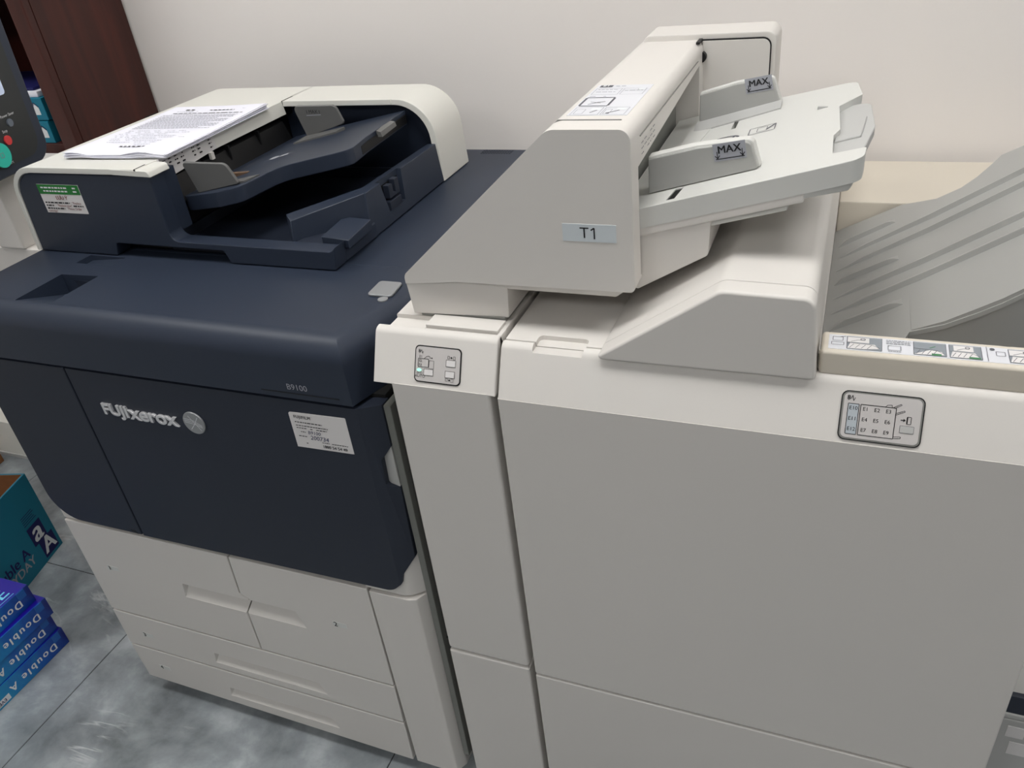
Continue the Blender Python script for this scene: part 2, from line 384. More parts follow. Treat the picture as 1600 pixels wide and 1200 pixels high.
# doors
dl = prism(rnd([(-1.345, 0.887), (-1.345, 0.5225, 0.062), (-1.1318, 0.5225), (-1.1318, 0.887)], 10), 'y', -0.0015, 0.03, 0.003, 2)
P_.add('door', dl, 'navy_dark', label='narrow left navy door')
def door_y(x): return max(0.0, x + 0.585) * 0.55
rd_poly = rnd([(-1.1283, 0.887), (-1.1283, 0.5225), (-0.603, 0.527, 0.03), (-0.582, 0.548, 0.012), (-0.578, 0.566, 0.006), (-0.556, 0.600, 0.008), (-0.5535, 0.742), (-0.571, 0.747, 0.006), (-0.569, 0.795, 0.004), (-0.5535, 0.816), (-0.5535, 0.887)], 6)
rd = prism(rd_poly, 'y', -0.0015, 0.03)
geo_ = rd.verts[:] + rd.edges[:] + rd.faces[:]
bmesh.ops.bisect_plane(rd, geom=geo_, plane_co=(-0.585, 0, 0), plane_no=(1, 0, 0))
for v in rd.verts: v.co.y += door_y(v.co.x) * (1.0 if v.co.y < 0.01 else 0.3)
bev(rd, 0.0025, 2, 0.7)
dr = P_.add('door', rd, 'navy_dark', label='wide navy front door with chrome lettering')
P_.add('door_latch_mark', hexa([(-1.152, -0.0022, 0.528), (-1.14, -0.0022, 0.5245), (-1.14, -0.0012, 0.5245), (-1.152, -0.0012, 0.528), (-1.156, -0.0022, 0.531), (-1.146, -0.0022, 0.531), (-1.146, -0.0012, 0.531), (-1.156, -0.0012, 0.531)]), 'black', smooth=False)
P_.add('side_frame', box(-0.5535, -0.5415, 0.018, 0.55, 0.075, 0.885, 0.002), 'frame_grey', label='narrow grey metal frame strip at the right edge')
P_.add('side_frame_strip', box(-0.5412, -0.527, 0.03, 0.5, 0.06, 0.885), 'frame_gap_dark', smooth=False)
P_.add('latch_plate', box(-0.585, -0.554, 0.016, 0.032, 0.73, 0.825, 0.001), 'pale_grey', label='pale grey plate showing in the door notch')
# chrome lettering
def chrome_text(s, size, ox, oz, name, ht=0.003, width=None, parent=None):
    cu = bpy.data.curves.new('c', 'FONT'); cu.body = s; cu.size = size; cu.offset = 0.010 * size; cu.extrude = ht / 2; cu.bevel_depth = 0.0007; cu.bevel_resolution = 2; cu.align_y = 'CENTER'
    ob = bpy.data.objects.new('c', cu); COL.objects.link(ob); bpy.context.view_layer.update()
    me = bpy.data.meshes.new_from_object(ob.evaluated_get(bpy.context.evaluated_depsgraph_get())); bpy.data.objects.remove(ob); bpy.data.curves.remove(cu)
    bm = new_bm(); bm.from_mesh(me); bpy.data.meshes.remove(me)
    mxx = max(v.co.x for v in bm.verts); k = (width / mxx) if width else 1
    for v in bm.verts: v.co = Vector((ox + v.co.x * k, -0.0015 - ht / 2 - v.co.z, oz + v.co.y))
    bmesh.ops.recalc_face_normals(bm, faces=bm.faces)
    return P_.add(name, bm, 'chrome', parent, label='raised chrome lettering')
chrome_text('FUJI', 0.0285, -1.079, 0.8165, 'chrome_lettering', width=0.054, parent=dr)
chrome_text('xerox', 0.0345, -1.0215, 0.8165, 'chrome_lettering', width=0.098, parent=dr)
em = cyl((-0.8905, -0.0012, 0.8175), -Y, 0.0205, 0.0035, 40); bev(em, 0.0015, 2, 0.6)
em_o = P_.add('emblem', em, 'silver', dr, label='round silver globe emblem')
bm_items = [('l', [(-0.016 + 0.0, 0.008 - i * 0.0032), (0.002, 0.006 - i * 0.0034), (0.016, -0.002 - i * 0.002)], 0.001) for i in range(3)]
bm_items += [('l', [(-0.006, 0.014), (0.004, 0.0), (0.012, -0.012)], 0.001), ('l', [(0.012, 0.013), (0.003, 0.0), (-0.008, -0.012)], 0.001)]
for it in bm_items:
    pass
ink(P_, 'emblem_lines', 'ink_white', (-0.8905, -0.0049, 0.8175), FRONT, bm_items, parent=dr)
ink(P_, 'model_number', 'ink_pale', (-0.6715, -0.0042, 0.9125), FRONT, [('t', 'B9100', 0, 0, 0.0135)], parent=dk)
# service sticker
st = P_.add('service_sticker', slab((-0.6535, -0.0016, 0.836), FRONT, rnd([(-0.0495, -0.032), (0.0475, -0.030), (0.0475, 0.033, 0.002), (-0.0485, 0.0305, 0.004)]), 0.0006), 'sticker_white', dr, label='white service sticker with handwritten number', smooth=False)
so = (-0.6535, -0.0022, 0.836)
r2 = random.Random(3)
it = [('t', 'FUJIFILM', -0.041, 0.0235, 0.0072, 0.015, 'LEFT', 0, 1.1), ('t', '1800 54 54 49', -0.004, -0.0245, 0.0072, 0.015, 'LEFT')]
it += words(-0.041, 0.005, 0.0145, 0.0016, rng=r2) + words(-0.041, 0.013, 0.0085, 0.0014, rng=r2) + words(-0.041, 0.010, 0.0042, 0.0014, rng=r2) + words(-0.041, -0.027, -0.0025, 0.0014, rng=r2) + words(-0.041, -0.027, -0.0105, 0.0014, rng=r2) + words(-0.041, -0.028, -0.0225, 0.0014, rng=r2) + words(-0.003, 0.041, -0.0175, 0.0012, rng=r2)
it = [i for i in it]
ink(P_, 'sticker_print', 'ink', so, FRONT, it, parent=dr)
ink(P_, 'handwriting', 'ink_navy', so, FRONT, [('t', 'B9100', -0.024, -0.0025, 0.0085, 0.0, 'LEFT', 0.25), ('t', '200734', -0.022, -0.0115, 0.0105, 0.0, 'LEFT', 0.2)], parent=dr)
# drawers
def grip(x0, x1, z0, z1, d=0.014):
    e = 0.012
    return hexa([(x0, -0.01, z0), (x1, -0.01, z0), (x1, 0.0002, z0), (x0, 0.0002, z0),
                 (x0 + e * 0.2, -0.01, z1), (x1 - e, -0.01, z1), (x1 - e, d, z1 - 0.004), (x0 + e, d, z1 - 0.004)])
def drawer(poly, grips, num, nx, nz):
    b = prism(poly, 'y', 0.0, 0.014)
    bev(b, 0.0012, 1, 0.3)
    b = cut(b, *[grip(*q) for q in grips])
    d = P_.add('paper_drawer', b, 'cream', label='cream paper drawer marked ' + num, ang=0.5)
    P_.add('number_sticker', slab((nx, 0, nz), FRONT, [(-0.006, -0.006), (0.022, -0.006), (0.022, 0.006), (-0.006, 0.006)], 0.0003), 'sticker_faint', d, smooth=False)
    ink(P_, 'drawer_number', 'ink', (nx, -0.0003, nz), FRONT, [('t', num, 0, 0, 0.016, 0.01)], parent=d)
jog = [(-0.9425, 0.5145), (-0.949, 0.42), (-0.9305, 0.409), (-0.949, 0.369), (-0.952, 0.2645)]
drawer([(-1.336, 0.5145)] + jog + [(-1.336, 0.2645)], [(-1.094, -0.90, 0.368, 0.408)], '1', -1.274, 0.399)
drawer([(-0.6555, 0.5145)] + [(x + 0.003, z) for x, z in jog] + [(-0.6575, 0.2645)], [(-0.99, -0.815, 0.368, 0.410)], '2', -0.744, 0.402)
drawer([(-1.336, 0.2600), (-0.6575, 0.2600), (-0.659, 0.1555), (-1.336, 0.1555)], [(-1.094, -0.822, 0.174, 0.207)], '3', -1.273, 0.201)
drawer([(-1.336, 0.1510), (-0.659, 0.1510), (-0.661, 0.034), (-1.33, 0.046)], [(-1.094, -0.822, 0.066, 0.096)], '4', -1.272, 0.095)
colp = prism([(-0.6525, 0.0), (-0.578, 0.0), (-0.566, 0.004), (-0.5545, 0.024), (-0.5545, 0.05), (-0.6525, 0.014)], 'z', 0.034, 0.511, 0.002, 2, 0.35)
P_.add('side_panel', colp, 'cream', label='plain narrow cream panel right of the drawers')
P_.add('corner_trim', prism([(-0.66, 0.004), (-0.585, 0.004), (-0.574, 0.008), (-0.5545, 0.024), (-0.5545, 0.05), (-0.66, 0.05)], 'z', 0.5145, 0.615, 0.0015, 1, 0.4), 'cream')

# ------------------------------------------------------------------ document feeder on the copier
A_ = Thing('document_feeder', 'white-topped navy document feeder on the copier deck', 'document feeder', (-1.03, 0.45, 0.99))
z0 = 0.9915
outer = rnd([(-1.349, z0), (-1.338, 1.146, 0.055), (-1.045, 1.146)], 8)
inner = rnd([(-1.045, 1.136), (-1.330, 1.136, 0.047), (-1.340, z0)], 8)
cov = A_.add('lid', prism(outer + inner, 'y', 0.198, 0.72, 0.0015, 2, 0.6), 'white_cover', label='white curved lid')
rim = (prism(rnd([(-1.10, 1.146), (-1.022, 1.144, 0.006), (-1.019, 1.133), (-1.10, 1.136)], 3), 'y', 0.1975, 0.244, 0.0012, 1, 0.6))
A_.add('lid_notch', box(-1.048, -1.0462, 0.1968, 0.222, 1.1438, 1.1464), 'black', cov, smooth=False)
A_.add('lid_edge', prism(rnd([(-1.062, 1.1462), (-1.0455, 1.1462, 0.003), (-1.0412, 1.121), (-1.052, 1.121), (-1.062, 1.135)], 4), 'y', 0.236, 0.603, 0.0008, 1, 0.7), 'white_cover', cov)
A_.add('lid_corner', rim, 'white_cover', cov)
A_.add('lid_seam', box(-1.335, -1.318, 0.243, 0.2445, 1.1, 1.128), 'black', cov, smooth=False)
A_.add('lid_seam', box(-1.30, -1.2988, 0.50, 0.53, 1.14, 1.1466), 'black', cov, smooth=False)
fp = rnd([(-1.339, z0), (-1.3285, 1.1355, 0.046), (-1.024, 1.1335), (-1.024, 1.024, 0.016), (-0.714, 1.022, 0.012), (-0.706, 1.03), (-0.712, z0, 0.004), (-0.913, z0), (-0.921, 1.0125, 0.004), (-1.150, 1.0145, 0.004), (-1.158, z0)], 8)
A_.add('front_panel', prism(fp, 'y', 0.2, 0.232, 0.002, 2, 0.5), 'navy')
A_.add('front_corner', prism([(-1.05, 0.2015), (-1.0235, 0.2015), (-1.026, 0.236), (-1.026, 0.26), (-1.05, 0.26)], 'z', 1.03, 1.134, 0.002, 2, 0.4), 'navy')
A_.add('feeder_core', box(-1.332, -1.062, 0.233, 0.70, 0.995, 1.134), 'black', smooth=False)
A_.add('roller_cover', hexa([(-1.062, 0.25, 1.08), (-1.03, 0.25, 1.07), (-1.03, 0.59, 1.07), (-1.062, 0.59, 1.08), (-1.062, 0.25, 1.118), (-1.045, 0.25, 1.11), (-1.045, 0.59, 1.11), (-1.062, 0.59, 1.118)]), 'black', smooth=False)
for y in (0.33, 0.41, 0.50):
    A_.add('rib', box(-1.062, -1.038, y, y + 0.004, 1.085, 1.118), 'black', smooth=False)
A_.add('lamp_clip', box(-1.043, -1.036, 0.362, 0.370, 1.108, 1.121, 0.001), 'cream')
# output tray floor and underside
A_.add('output_tray', cut(box(-1.061, -0.737, 0.2325, 0.60, 0.9935, 1.018), hexa([(-1.055, 0.24, 1.0), (-0.86, 0.24, 1.0), (-0.86, 0.595, 1.0), (-1.055, 0.595, 1.0), (-1.055, 0.24, 1.03), (-0.76, 0.24, 1.03), (-0.76, 0.595, 1.03), (-1.055, 0.595, 1.03)])), 'navy_dark')
# right wall, its front end turning in diagonally
rwall = A_.add('side_wall', cut(hexa([(-0.735, 0.318, 0.9925), (-0.7135, 0.318, 0.9925), (-0.7145, 0.603, 0.9925), (-0.738, 0.603, 0.9925), (-0.742, 0.335, 1.066), (-0.7195, 0.335, 1.066), (-0.7215, 0.603, 1.064), (-0.738, 0.603, 1.064)], 0.0015, 2), hexa([(-0.729, 0.392, 1.013), (-0.70, 0.392, 1.013), (-0.70, 0.450, 1.013), (-0.729, 0.450, 1.013), (-0.729, 0.380, 1.08), (-0.70, 0.380, 1.08), (-0.70, 0.462, 1.08), (-0.729, 0.462, 1.08)])), 'navy')
A_.add('wall_return', hexa([(-0.716, 0.331, 0.9935), (-0.815, 0.241, 0.9935), (-0.832, 0.262, 0.9935), (-0.74, 0.362, 0.9935), (-0.7205, 0.337, 1.066), (-0.812, 0.247, 1.050), (-0.834, 0.268, 1.052), (-0.74, 0.362, 1.066)], 0.001, 1), 'navy')
A_.add('front_ledge', box(-0.80, -0.7125, 0.2325, 0.335, 0.9925, 1.016, 0.001, 1), 'navy')
A_.add('side_pad', hexa([(-0.752, 0.236, 1.015), (-0.700, 0.232, 1.015), (-0.703, 0.31, 1.015), (-0.755, 0.312, 1.015), (-0.752, 0.236, 1.031), (-0.700, 0.232, 1.029), (-0.703, 0.31, 1.032), (-0.755, 0.312, 1.034)], 0.001, 1), 'navy')
# latch in a dark recess on the side wall
lt = A_.add('latch_recess', box(-0.7292, -0.728, 0.388, 0.454, 1.014, 1.055), 'black', smooth=False)
A_.add('latch_block', box(-0.728, -0.714, 0.395, 0.436, 1.0135, 1.028, 0.001), 'navy_dark', lt)
A_.add('latch_hook', box(-0.728, -0.7165, 0.402, 0.416, 1.036, 1.054, 0.001), 'navy_dark', lt)
A_.add('latch_hook', box(-0.728, -0.7165, 0.424, 0.438, 1.036, 1.058, 0.001), 'navy_dark', lt)
A_.add('latch_arm', box(-0.728, -0.7165, 0.402, 0.438, 1.031, 1.037, 0.001), 'navy_dark', lt)
# white arch over the back of the tray
ao = rnd([(-0.7135, z0), (-0.7215, 1.146, 0.075), (-1.05, 1.146)], 12); ai = rnd([(-1.05, 1.1355), (-0.734, 1.1355, 0.066), (-0.7265, z0)], 12)
arch = A_.add('arch', prism(ao + ai, 'y', 0.603, 0.72, 0.0015, 2, 0.6), 'white_cover', label='white arch at the back of the feeder')
A_.add('arch_back', prism(rnd([(-1.06, 1.134), (-0.736, 1.134, 0.064), (-0.7285, z0), (-1.06, z0)], 12), 'y', 0.628, 0.715), 'navy')
A_.add('arch_seam', box(-1.046, -1.0445, 0.602, 0.64, 1.118, 1.1466), 'black', arch, smooth=False)
A_.add('arch_band', box(-1.0425, -0.80, 0.6005, 0.606, 1.1365, 1.1466, 0.001), 'white_cover', arch)
# input tray
def tz(x, y): return 1.083 + 0.19 * (x + 1.0)
tp = rnd([(-1.035, 0.27), (-1.02, 0.263), (-0.945, 0.247, 0.03), (-0.898, 0.252, 0.02), (-0.880, 0.340, 0.035), (-0.775, 0.350, 0.05), (-0.744, 0.356, 0.014), (-0.758, 0.43), (-0.775, 0.606), (-1.035, 0.606)], 6)
tr = A_.add('input_tray', solid_from_top(tp, tz, 0.026, 0.002, 2), 'navy')
A_.add('tray_end_strip', hexa([(-0.762, 0.40, 1.108), (-0.752, 0.40, 1.108), (-0.772, 0.60, 1.104), (-0.782, 0.60, 1.104), (-0.762, 0.40, 1.122), (-0.752, 0.40, 1.122), (-0.772, 0.60, 1.119), (-0.782, 0.60, 1.119)]), 'black', tr, smooth=False)
A_.add('tray_clear_stop', hexa([(-0.760, 0.468, 1.117), (-0.750, 0.468, 1.117), (-0.7575, 0.535, 1.117), (-0.772, 0.535, 1.117), (-0.760, 0.468, 1.1275), (-0.752, 0.468, 1.1255), (-0.7595, 0.535, 1.1245), (-0.772, 0.535, 1.1265)]), 'guide_grey', tr)
SL = (Vector((1, 0, 0.19)).normalized(), Y)
ink(A_, 'tray_marks', 'ink_pale', (-0.955, 0.42, tz(-0.955, 0)), SL, [('d', 0.0, 0.006, 0.010), ('p', [(0.012, 0.004), (0.028, 0.010), (0.022, 0.022), (0.010, 0.014)])], parent=tr)
A_.add('tray_wedge', hexa([(-1.0, 0.315, 1.083), (-0.955, 0.345, 1.09), (-0.955, 0.352, 1.09), (-1.0, 0.325, 1.083), (-1.0, 0.315, 1.098), (-0.955, 0.345, 1.093), (-0.955, 0.352, 1.093), (-1.0, 0.325, 1.098)]), 'metal_orange', tr)
ink(A_, 'tray_lines', 'ink_grey', (-0.955, 0.42, tz(-0.955, 0)), SL, [('l', [(-0.055, -0.075), (-0.03, 0.06)], 0.0025), ('l', [(-0.045, -0.03), (0.03, 0.035)], 0.0012)], parent=tr)
# paper guides
def guide(x0, y0, pts, bx, by0, by1, name, lab):
    b = prism(rnd(pts, 5), 'y', y0, y0 + 0.006, 0.001, 1, 0.6)
    gd = A_.add(name, b, 'guide_grey', label=lab)
    return gd
g1 = guide(0, 0.268, [(-1.018, 1.135, 0.006), (-0.928, 1.134, 0.014), (-0.911, 1.101, 0.003), (-1.000, 1.083, 0.003)], 0, 0, 0, 'paper_guide', 'grey paper guide nearest the front')
A_.add('guide_base', hexa([(-0.985, 0.274, tz(-0.985, 0)), (-0.905, 0.274, tz(-0.905, 0)), (-0.895, 0.305, tz(-0.895, 0)), (-0.985, 0.30, tz(-0.985, 0)), (-0.985, 0.274, tz(-0.985, 0) + 0.003), (-0.905, 0.274, tz(-0.905, 0) + 0.003), (-0.895, 0.305, tz(-0.895, 0) + 0.002), (-0.985, 0.30, tz(-0.985, 0) + 0.002)]), 'guide_grey', g1)
g2 = guide(0, 0.545, [(-0.980, 1.151, 0.008), (-0.886, 1.152, 0.012), (-0.873, 1.119, 0.005), (-0.962, 1.093, 0.003)], 0, 0, 0, 'paper_guide', 'grey paper guide at the back with line marks')
A_.add('guide_base', hexa([(-0.975, 0.515, tz(-0.975, 0)), (-0.885, 0.53, tz(-0.885, 0)), (-0.875, 0.546, tz(-0.875, 0)), (-0.965, 0.546, tz(-0.965, 0)), (-0.975, 0.515, tz(-0.975, 0) + 0.003), (-0.885, 0.53, tz(-0.885, 0) + 0.003), (-0.875, 0.546, tz(-0.875, 0) + 0.006), (-0.965, 0.546, tz(-0.965, 0) + 0.006)]), 'guide_grey', g2)
ink(A_, 'guide_mark', 'ink', (-0.948, 0.545, 1.1405), FRONT, [('t', 'MAX', 0.012, 0.0, 0.009), ('l', [(-0.002, 0.003), (-0.002, -0.003)], 0.001), ('l', [(0.026, 0.003), (0.026, -0.003)], 0.001)], parent=g2)
ink(A_, 'guide_line', 'ink_pale', (-0.948, 0.545, 1.1405), FRONT, [('l', [(-0.004, -0.0065), (0.028, -0.0055)], 0.0012)], parent=g2)
# stickers
gs = A_.add('notice_sticker', slab((-1.2345, 0.2, 1.0915), FRONT, [(-0.0475, -0.0255), (0.0475, -0.0255), (0.0475, 0.0250), (-0.0475, 0.0250)], 0.0006), 'sticker_white', label='white and green notice sticker', smooth=False)
go = (-1.2345, 0.1993, 1.0915)
ink(A_, 'green_band', 'sticker_green', go, FRONT, [('r', -0.0475, 0.0475, 0.0080, 0.0250)], 0.0002, parent=gs)
r2 = random.Random(11)
ink(A_, 'band_print', 'ink_white', go, FRONT, words(-0.040, 0.041, 0.0195, 0.0026, rng=r2) + words(-0.036, 0.041, 0.0135, 0.0026, rng=r2), 0.0005, parent=gs)
ink(A_, 'notice_print', 'ink_red', go, FRONT, [('t', 'LƯU Ý', 0.0, 0.0015, 0.0095, 0.03)] + [('t', '"Replace', 0.030, -0.0070, 0.0058), ('t', '"Replace now"', 0.000, -0.0122, 0.0058), ('t', '"Please Order', 0.020, -0.0174, 0.0058), ('t', 'cartridge"', -0.032, -0.0222, 0.0055)], 0.0004, parent=gs)
ink(A_, 'notice_lines', 'ink', go, FRONT, words(-0.043, 0.014, -0.0070, 0.0024, rng=r2) + words(-0.043, -0.024, -0.0122, 0.0024, rng=r2) + words(0.020, 0.043, -0.0122, 0.0024, rng=r2) + words(-0.043, -0.002, -0.0174, 0.0024, rng=r2), 0.0004, parent=gs)
# torn paper label along the lid edge
lb = A_.add('edge_label', hexa([(-1.0435, 0.243, 1.112), (-1.040, 0.243, 1.112), (-1.0405, 0.385, 1.122), (-1.044, 0.385, 1.122), (-1.0455, 0.247, 1.1468), (-1.0415, 0.247, 1.1464), (-1.0415, 0.385, 1.1464), (-1.0455, 0.385, 1.1468)]), 'sticker_white', smooth=False, label='white printed label strip on the lid edge')
r3 = random.Random(5)
its = []
for k in range(9):
    yb = 0.008 + k * 0.0145
    if k in (4, 7): continue
    its += words(yb, yb + 0.008, 0.010, 0.0018, rng=r3) + words(yb, yb + 0.008, 0.004, 0.0024, 0.9, rng=r3) + words(yb + 0.002, yb + 0.009, -0.003, 0.0026, 0.9, rng=r3)
ink(A_, 'edge_print', 'ink', (-1.0402, 0.243, 1.131), (Y, Z), its, 0.0006, parent=lb)

# printed pages on the feeder lid
pg = Thing('printed_document', 'thin stack of printed white sheets lying on the feeder lid', 'papers', (-1.14, 0.39, 1.147))
rp = random.Random(2)
ang0 = math.radians(2.2)
def page_poly(dx, dy, a):
    c, s = math.cos(a), math.sin(a); W, H = 0.213, 0.300
    return [(-1.140 + dx + x * c - y * s, 0.393 + dy + x * s + y * c) for x, y in ((-W / 2, -H / 2), (W / 2, -H / 2), (W / 2, H / 2), (-W / 2, H / 2))]
zz = 1.1472
for k in range(7):
    pl = page_poly(rp.uniform(-0.0025, 0.0025), rp.uniform(-0.003, 0.003), ang0 + rp.uniform(-0.012, 0.012)) if k < 6 else page_poly(0.0, 0.0, ang0)
    b = new_bm(); NX, NY = 12, 12
    th = 0.0010; gv = {}
    for lay in (0, 1):
        for i in range(NX + 1):
            for j in range(NY + 1):
                u, v = i / NX, j / NY
                x = (pl[0][0] * (1 - u) + pl[1][0] * u) * (1 - v) + (pl[3][0] * (1 - u) + pl[2][0] * u) * v
                y = (pl[0][1] * (1 - u) + pl[1][1] * u) * (1 - v) + (pl[3][1] * (1 - u) + pl[2][1] * u) * v
                wv = (0.0012 + 0.0006 * k) * max(0, math.sin(u * 9.0 + k * 0.15)) * (1 - v) ** 3 + 0.0030 * k / 6 * v ** 3 * u ** 3
                gv[lay, i, j] = b.verts.new((x, y, zz + wv + lay * th * 0.92))
    for i in range(NX):
        for j in range(NY):
            b.faces.new((gv[1, i, j], gv[1, i + 1, j], gv[1, i + 1, j + 1], gv[1, i, j + 1])); b.faces.new((gv[0, i, j], gv[0, i, j + 1], gv[0, i + 1, j + 1], gv[0, i + 1, j]))
    for i in range(NX):
        for j in (0, NY): b.faces.new((gv[0, i, j], gv[0, i + 1, j], gv[1, i + 1, j], gv[1, i, j]))
    for j in range(NY):
        for i in (0, NX): b.faces.new((gv[0, i, j], gv[0, i, j + 1], gv[1, i, j + 1], gv[1, i, j]))
    bmesh.ops.recalc_face_normals(b, faces=b.faces)
    sh = pg.add('sheet', b, 'sheet'); zz += th
PXe = Vector((math.cos(ang0), math.sin(ang0), 0)); PYe = Vector((-math.sin(ang0), math.cos(ang0), 0))
r4 = random.Random(8)
dark = [('t', '………', 0, 0, 0.0001)][:0]
dark += words(-0.058, -0.036, 0.120, 0.0052, 0.9, rng=r4) + words(0.002, 0.058, 0.116, 0.0042, 0.9, (2, 3), rng=r4) + words(-0.07, 0.09, 0.096, 0.0034, 1.0, (3, 8), rng=r4) + words(-0.02, 0.055, -0.108, 0.0052, 0.95, (1.5, 2.5), rng=r4)
pale = words(-0.07, -0.02, 0.108, 0.002, rng=r4) + words(0.07, 0.095, 0.125, 0.002, rng=r4)
for k in range(13): pale += words(-0.085, 0.088 - (0.03 if k % 4 == 3 else 0), 0.084 - k * 0.0072, 0.0024, 0.8, (2, 6), rng=r4)
for k in range(8): pale += words(-0.085, 0.05 + 0.03 * math.sin(k * 2.1), -0.018 - k * 0.0095, 0.002, 0.55, (2, 6), rng=r4)
pale += words(0.0, 0.04, -0.096, 0.002, rng=r4)
ink(pg, 'heading_print', 'ink', (-1.140, 0.393, zz + 0.0008), (PXe, PYe), dark, 0.0006, parent=sh)
ink(pg, 'text_print', 'ink_pale', (-1.140, 0.393, zz + 0.0008), (PXe, PYe), pale, 0.0006, parent=sh)

# ------------------------------------------------------------------ narrow cream transport module
I_ = Thing('transport_module', 'narrow cream transport module between copier and finisher', 'copier module', (-0.45, 0.35, 0))
I_.add('body', box(-0.5205, -0.380, 0.05, 0.72, 0.05, 0.985, 0.002), 'cream')
I_.add('upper_panel', box(-0.5205, -0.3795, -0.001, 0.03, 0.4165, 0.9385, 0.006, 3, flt=lambda e: min(v.co.z for v in e.verts) < 0.9), 'cream')
I_.add('lower_panel', box(-0.5205, -0.3795, -0.001, 0.03, 0.060, 0.4125, 0.004, 3), 'cream')
I_.add('side_seam', box(-0.5212, -0.519, 0.0, 0.006, 0.4395, 0.4415), 'black', smooth=False)
for cx, cy in ((-0.49, 0.08), (-0.41, 0.08), (-0.49, 0.64), (-0.41, 0.64)):
    I_.add('foot', cyl((cx, cy, 0.0), Z, 0.025, 0.052), 'black')
I_.add('plinth', box(-0.52, -0.381, 0.03, 0.6, 0.012, 0.05), 'black_gap', smooth=False)
lipp = rnd([(-0.001, 0.9365), (0.0305, 1.0005, 0.012), (0.042, 1.0022, 0.004), (0.046, 0.985), (0.046, 0.9355)], 5)
lip = prism(lipp, 'x', -0.546, -0.3725)
lip = bev(lip, 0.005, 3, 1.0, flt=lambda e: all(v.co.y < 0.045 for v in e.verts))
li = I_.add('front_lip', lip, 'cream', label='slanted cream front strip with control panel', ang=0.5)
topm = cut(box(-0.538, -0.374, 0.046, 0.62, 0.94, 0.999, 0.002), box(-0.60, -0.482, 0.04, 0.075, 0.993, 1.02))
I_.add('top_panel', topm, 'cream')
I_.add('top_plate', box(-0.480, -0.379, 0.0465, 0.0752, 0.998, 1.0035, 0.001), 'cream')
I_.add('hinge_tab', box(-0.379, -0.3725, 0.035, 0.06, 0.985, 1.0005, 0.0015), 'cream')
# control panel on the lip
lo = (-0.4525, 0.0127, 0.9652)
def lip_panel(T, o, w, h, parent, bw=0.0016):
    fr = T.add('panel_frame', slab(o, LIP, rrect(-w / 2, w / 2, -h / 2, h / 2, 0.006), 0.0006), 'black', parent, smooth=False, label='black rounded panel outline')
    T.add('panel_face', slab(o, LIP, rrect(-w / 2 + bw, w / 2 - bw, -h / 2 + bw, h / 2 - bw, 0.005), 0.0012), 'panel_grey', parent, smooth=False, label='grey control panel film')
    n = LIP[0].cross(LIP[1]); return Vector(o) + n * 0.0012
LO = lip_panel(I_, lo, 0.0655, 0.0475, li)
k = 0.0625 / 72.0
def ic(px, py): return ((px - 660) * 0.0655 / 1040, (620 - py) * 0.0475 / 850)
ln = []
def fr4(a, b, wd=0.0005): x0, y0 = ic(*a); x1, y1 = ic(*b); return ('f', x0, x1, y1, y0, wd)
ln += [fr4((225, 500), (460, 690), 0.0007), fr4((470, 530), (580, 710), 0.0004), fr4((360, 730), (575, 880), 0.0004), fr4((850, 470), (1065, 630), 0.0004), fr4((840, 725), (1055, 880), 0.0004)]
ln += [fr4((880, 385), (925, 445), 0.0004), fr4((1005, 385), (1050, 455), 0.0004), fr4((855, 895), (905, 955), 0.0004), fr4((975, 895), (1025, 970), 0.0004)]
ln += [('d', *ic(965, 415), 0.0012), ('d', *ic(940, 930), 0.0012)]
ln += [('t', '8', *ic(245, 330), 0.0062, 0.01), ('l', [ic(275, 340), ic(292, 295), ic(310, 375), ic(330, 330)], 0.0006)]
ln += [('t', 'E1', *ic(280, 455), 0.0042), ('t', 'E2', *ic(278, 552), 0.0042), ('t', 'E3', *ic(278, 640), 0.0042), ('t', 'AUTO', *ic(280, 905), 0.0052)]
ln += [fr4((205, 815), (240, 850), 0.0004), fr4((290, 815), (325, 855), 0.0004), ('l', [ic(245, 832), ic(288, 832)], 0.0005)]
ln += [('l', [ic(360, 500), ic(375, 475), ic(420, 440), ic(465, 430), ic(490, 450), ic(495, 490)], 0.0006), ('d', *ic(530, 470), 0.0009)]
ink(I_, 'panel_print', 'ink', LO, LIP, ln, parent=li)
for a, b in (((365, 735), (570, 875)), ((855, 475), (1060, 625)), ((845, 730), (1050, 875))):
    x0, y0 = ic(*a); x1, y1 = ic(*b)
    I_.add('button', slab(LO, LIP, rrect(x0 + 0.0005, x1 - 0.0005, y1 + 0.0005, y0 - 0.0005, 0.0008, 2), 0.0008), 'sticker_white', li, smooth=False)
ink(I_, 'led', 'led', LO, LIP, [('p', [(ic(255, 765)[0] + 0.0034 * math.cos(a * math.pi / 8), ic(255, 765)[1] + 0.0019 * math.sin(a * math.pi / 8)) for a in range(16)])], 0.0006, parent=li, label='lit green indicator')

# ------------------------------------------------------------------ finisher
N_ = Thing('finisher', 'wide cream finisher unit with output tray on the right', 'finisher', (-0.06, 0.4, 0))
N_.add('body', box(-0.3695, 0.253, 0.02, 0.80, 0.05, 0.80, 0.002), 'cream')
N_.add('upper_body', box(-0.3695, -0.0045, 0.05, 0.80, 0.79, 0.985, 0.002), 'cream')
N_.add('front_rail', box(-0.0045, 0.253, 0.045, 0.085, 0.79, 0.996), 'warm_cream')
N_.add('front_door', box(-0.3697, 0.2545, -0.001, 0.03, 0.4065, 0.9345, 0.003, 3, flt=lambda e: min(v.co.z for v in e.verts) < 0.9), 'cream', label='large plain cream front door')
N_.add('lower_panel', box(-0.3697, 0.2545, -0.001, 0.03, 0.055, 0.4025, 0.003, 3), 'cream')
N_.add('plinth', box(-0.36, 0.24, 0.05, 0.76, 0.015, 0.05), 'black_gap', smooth=False)
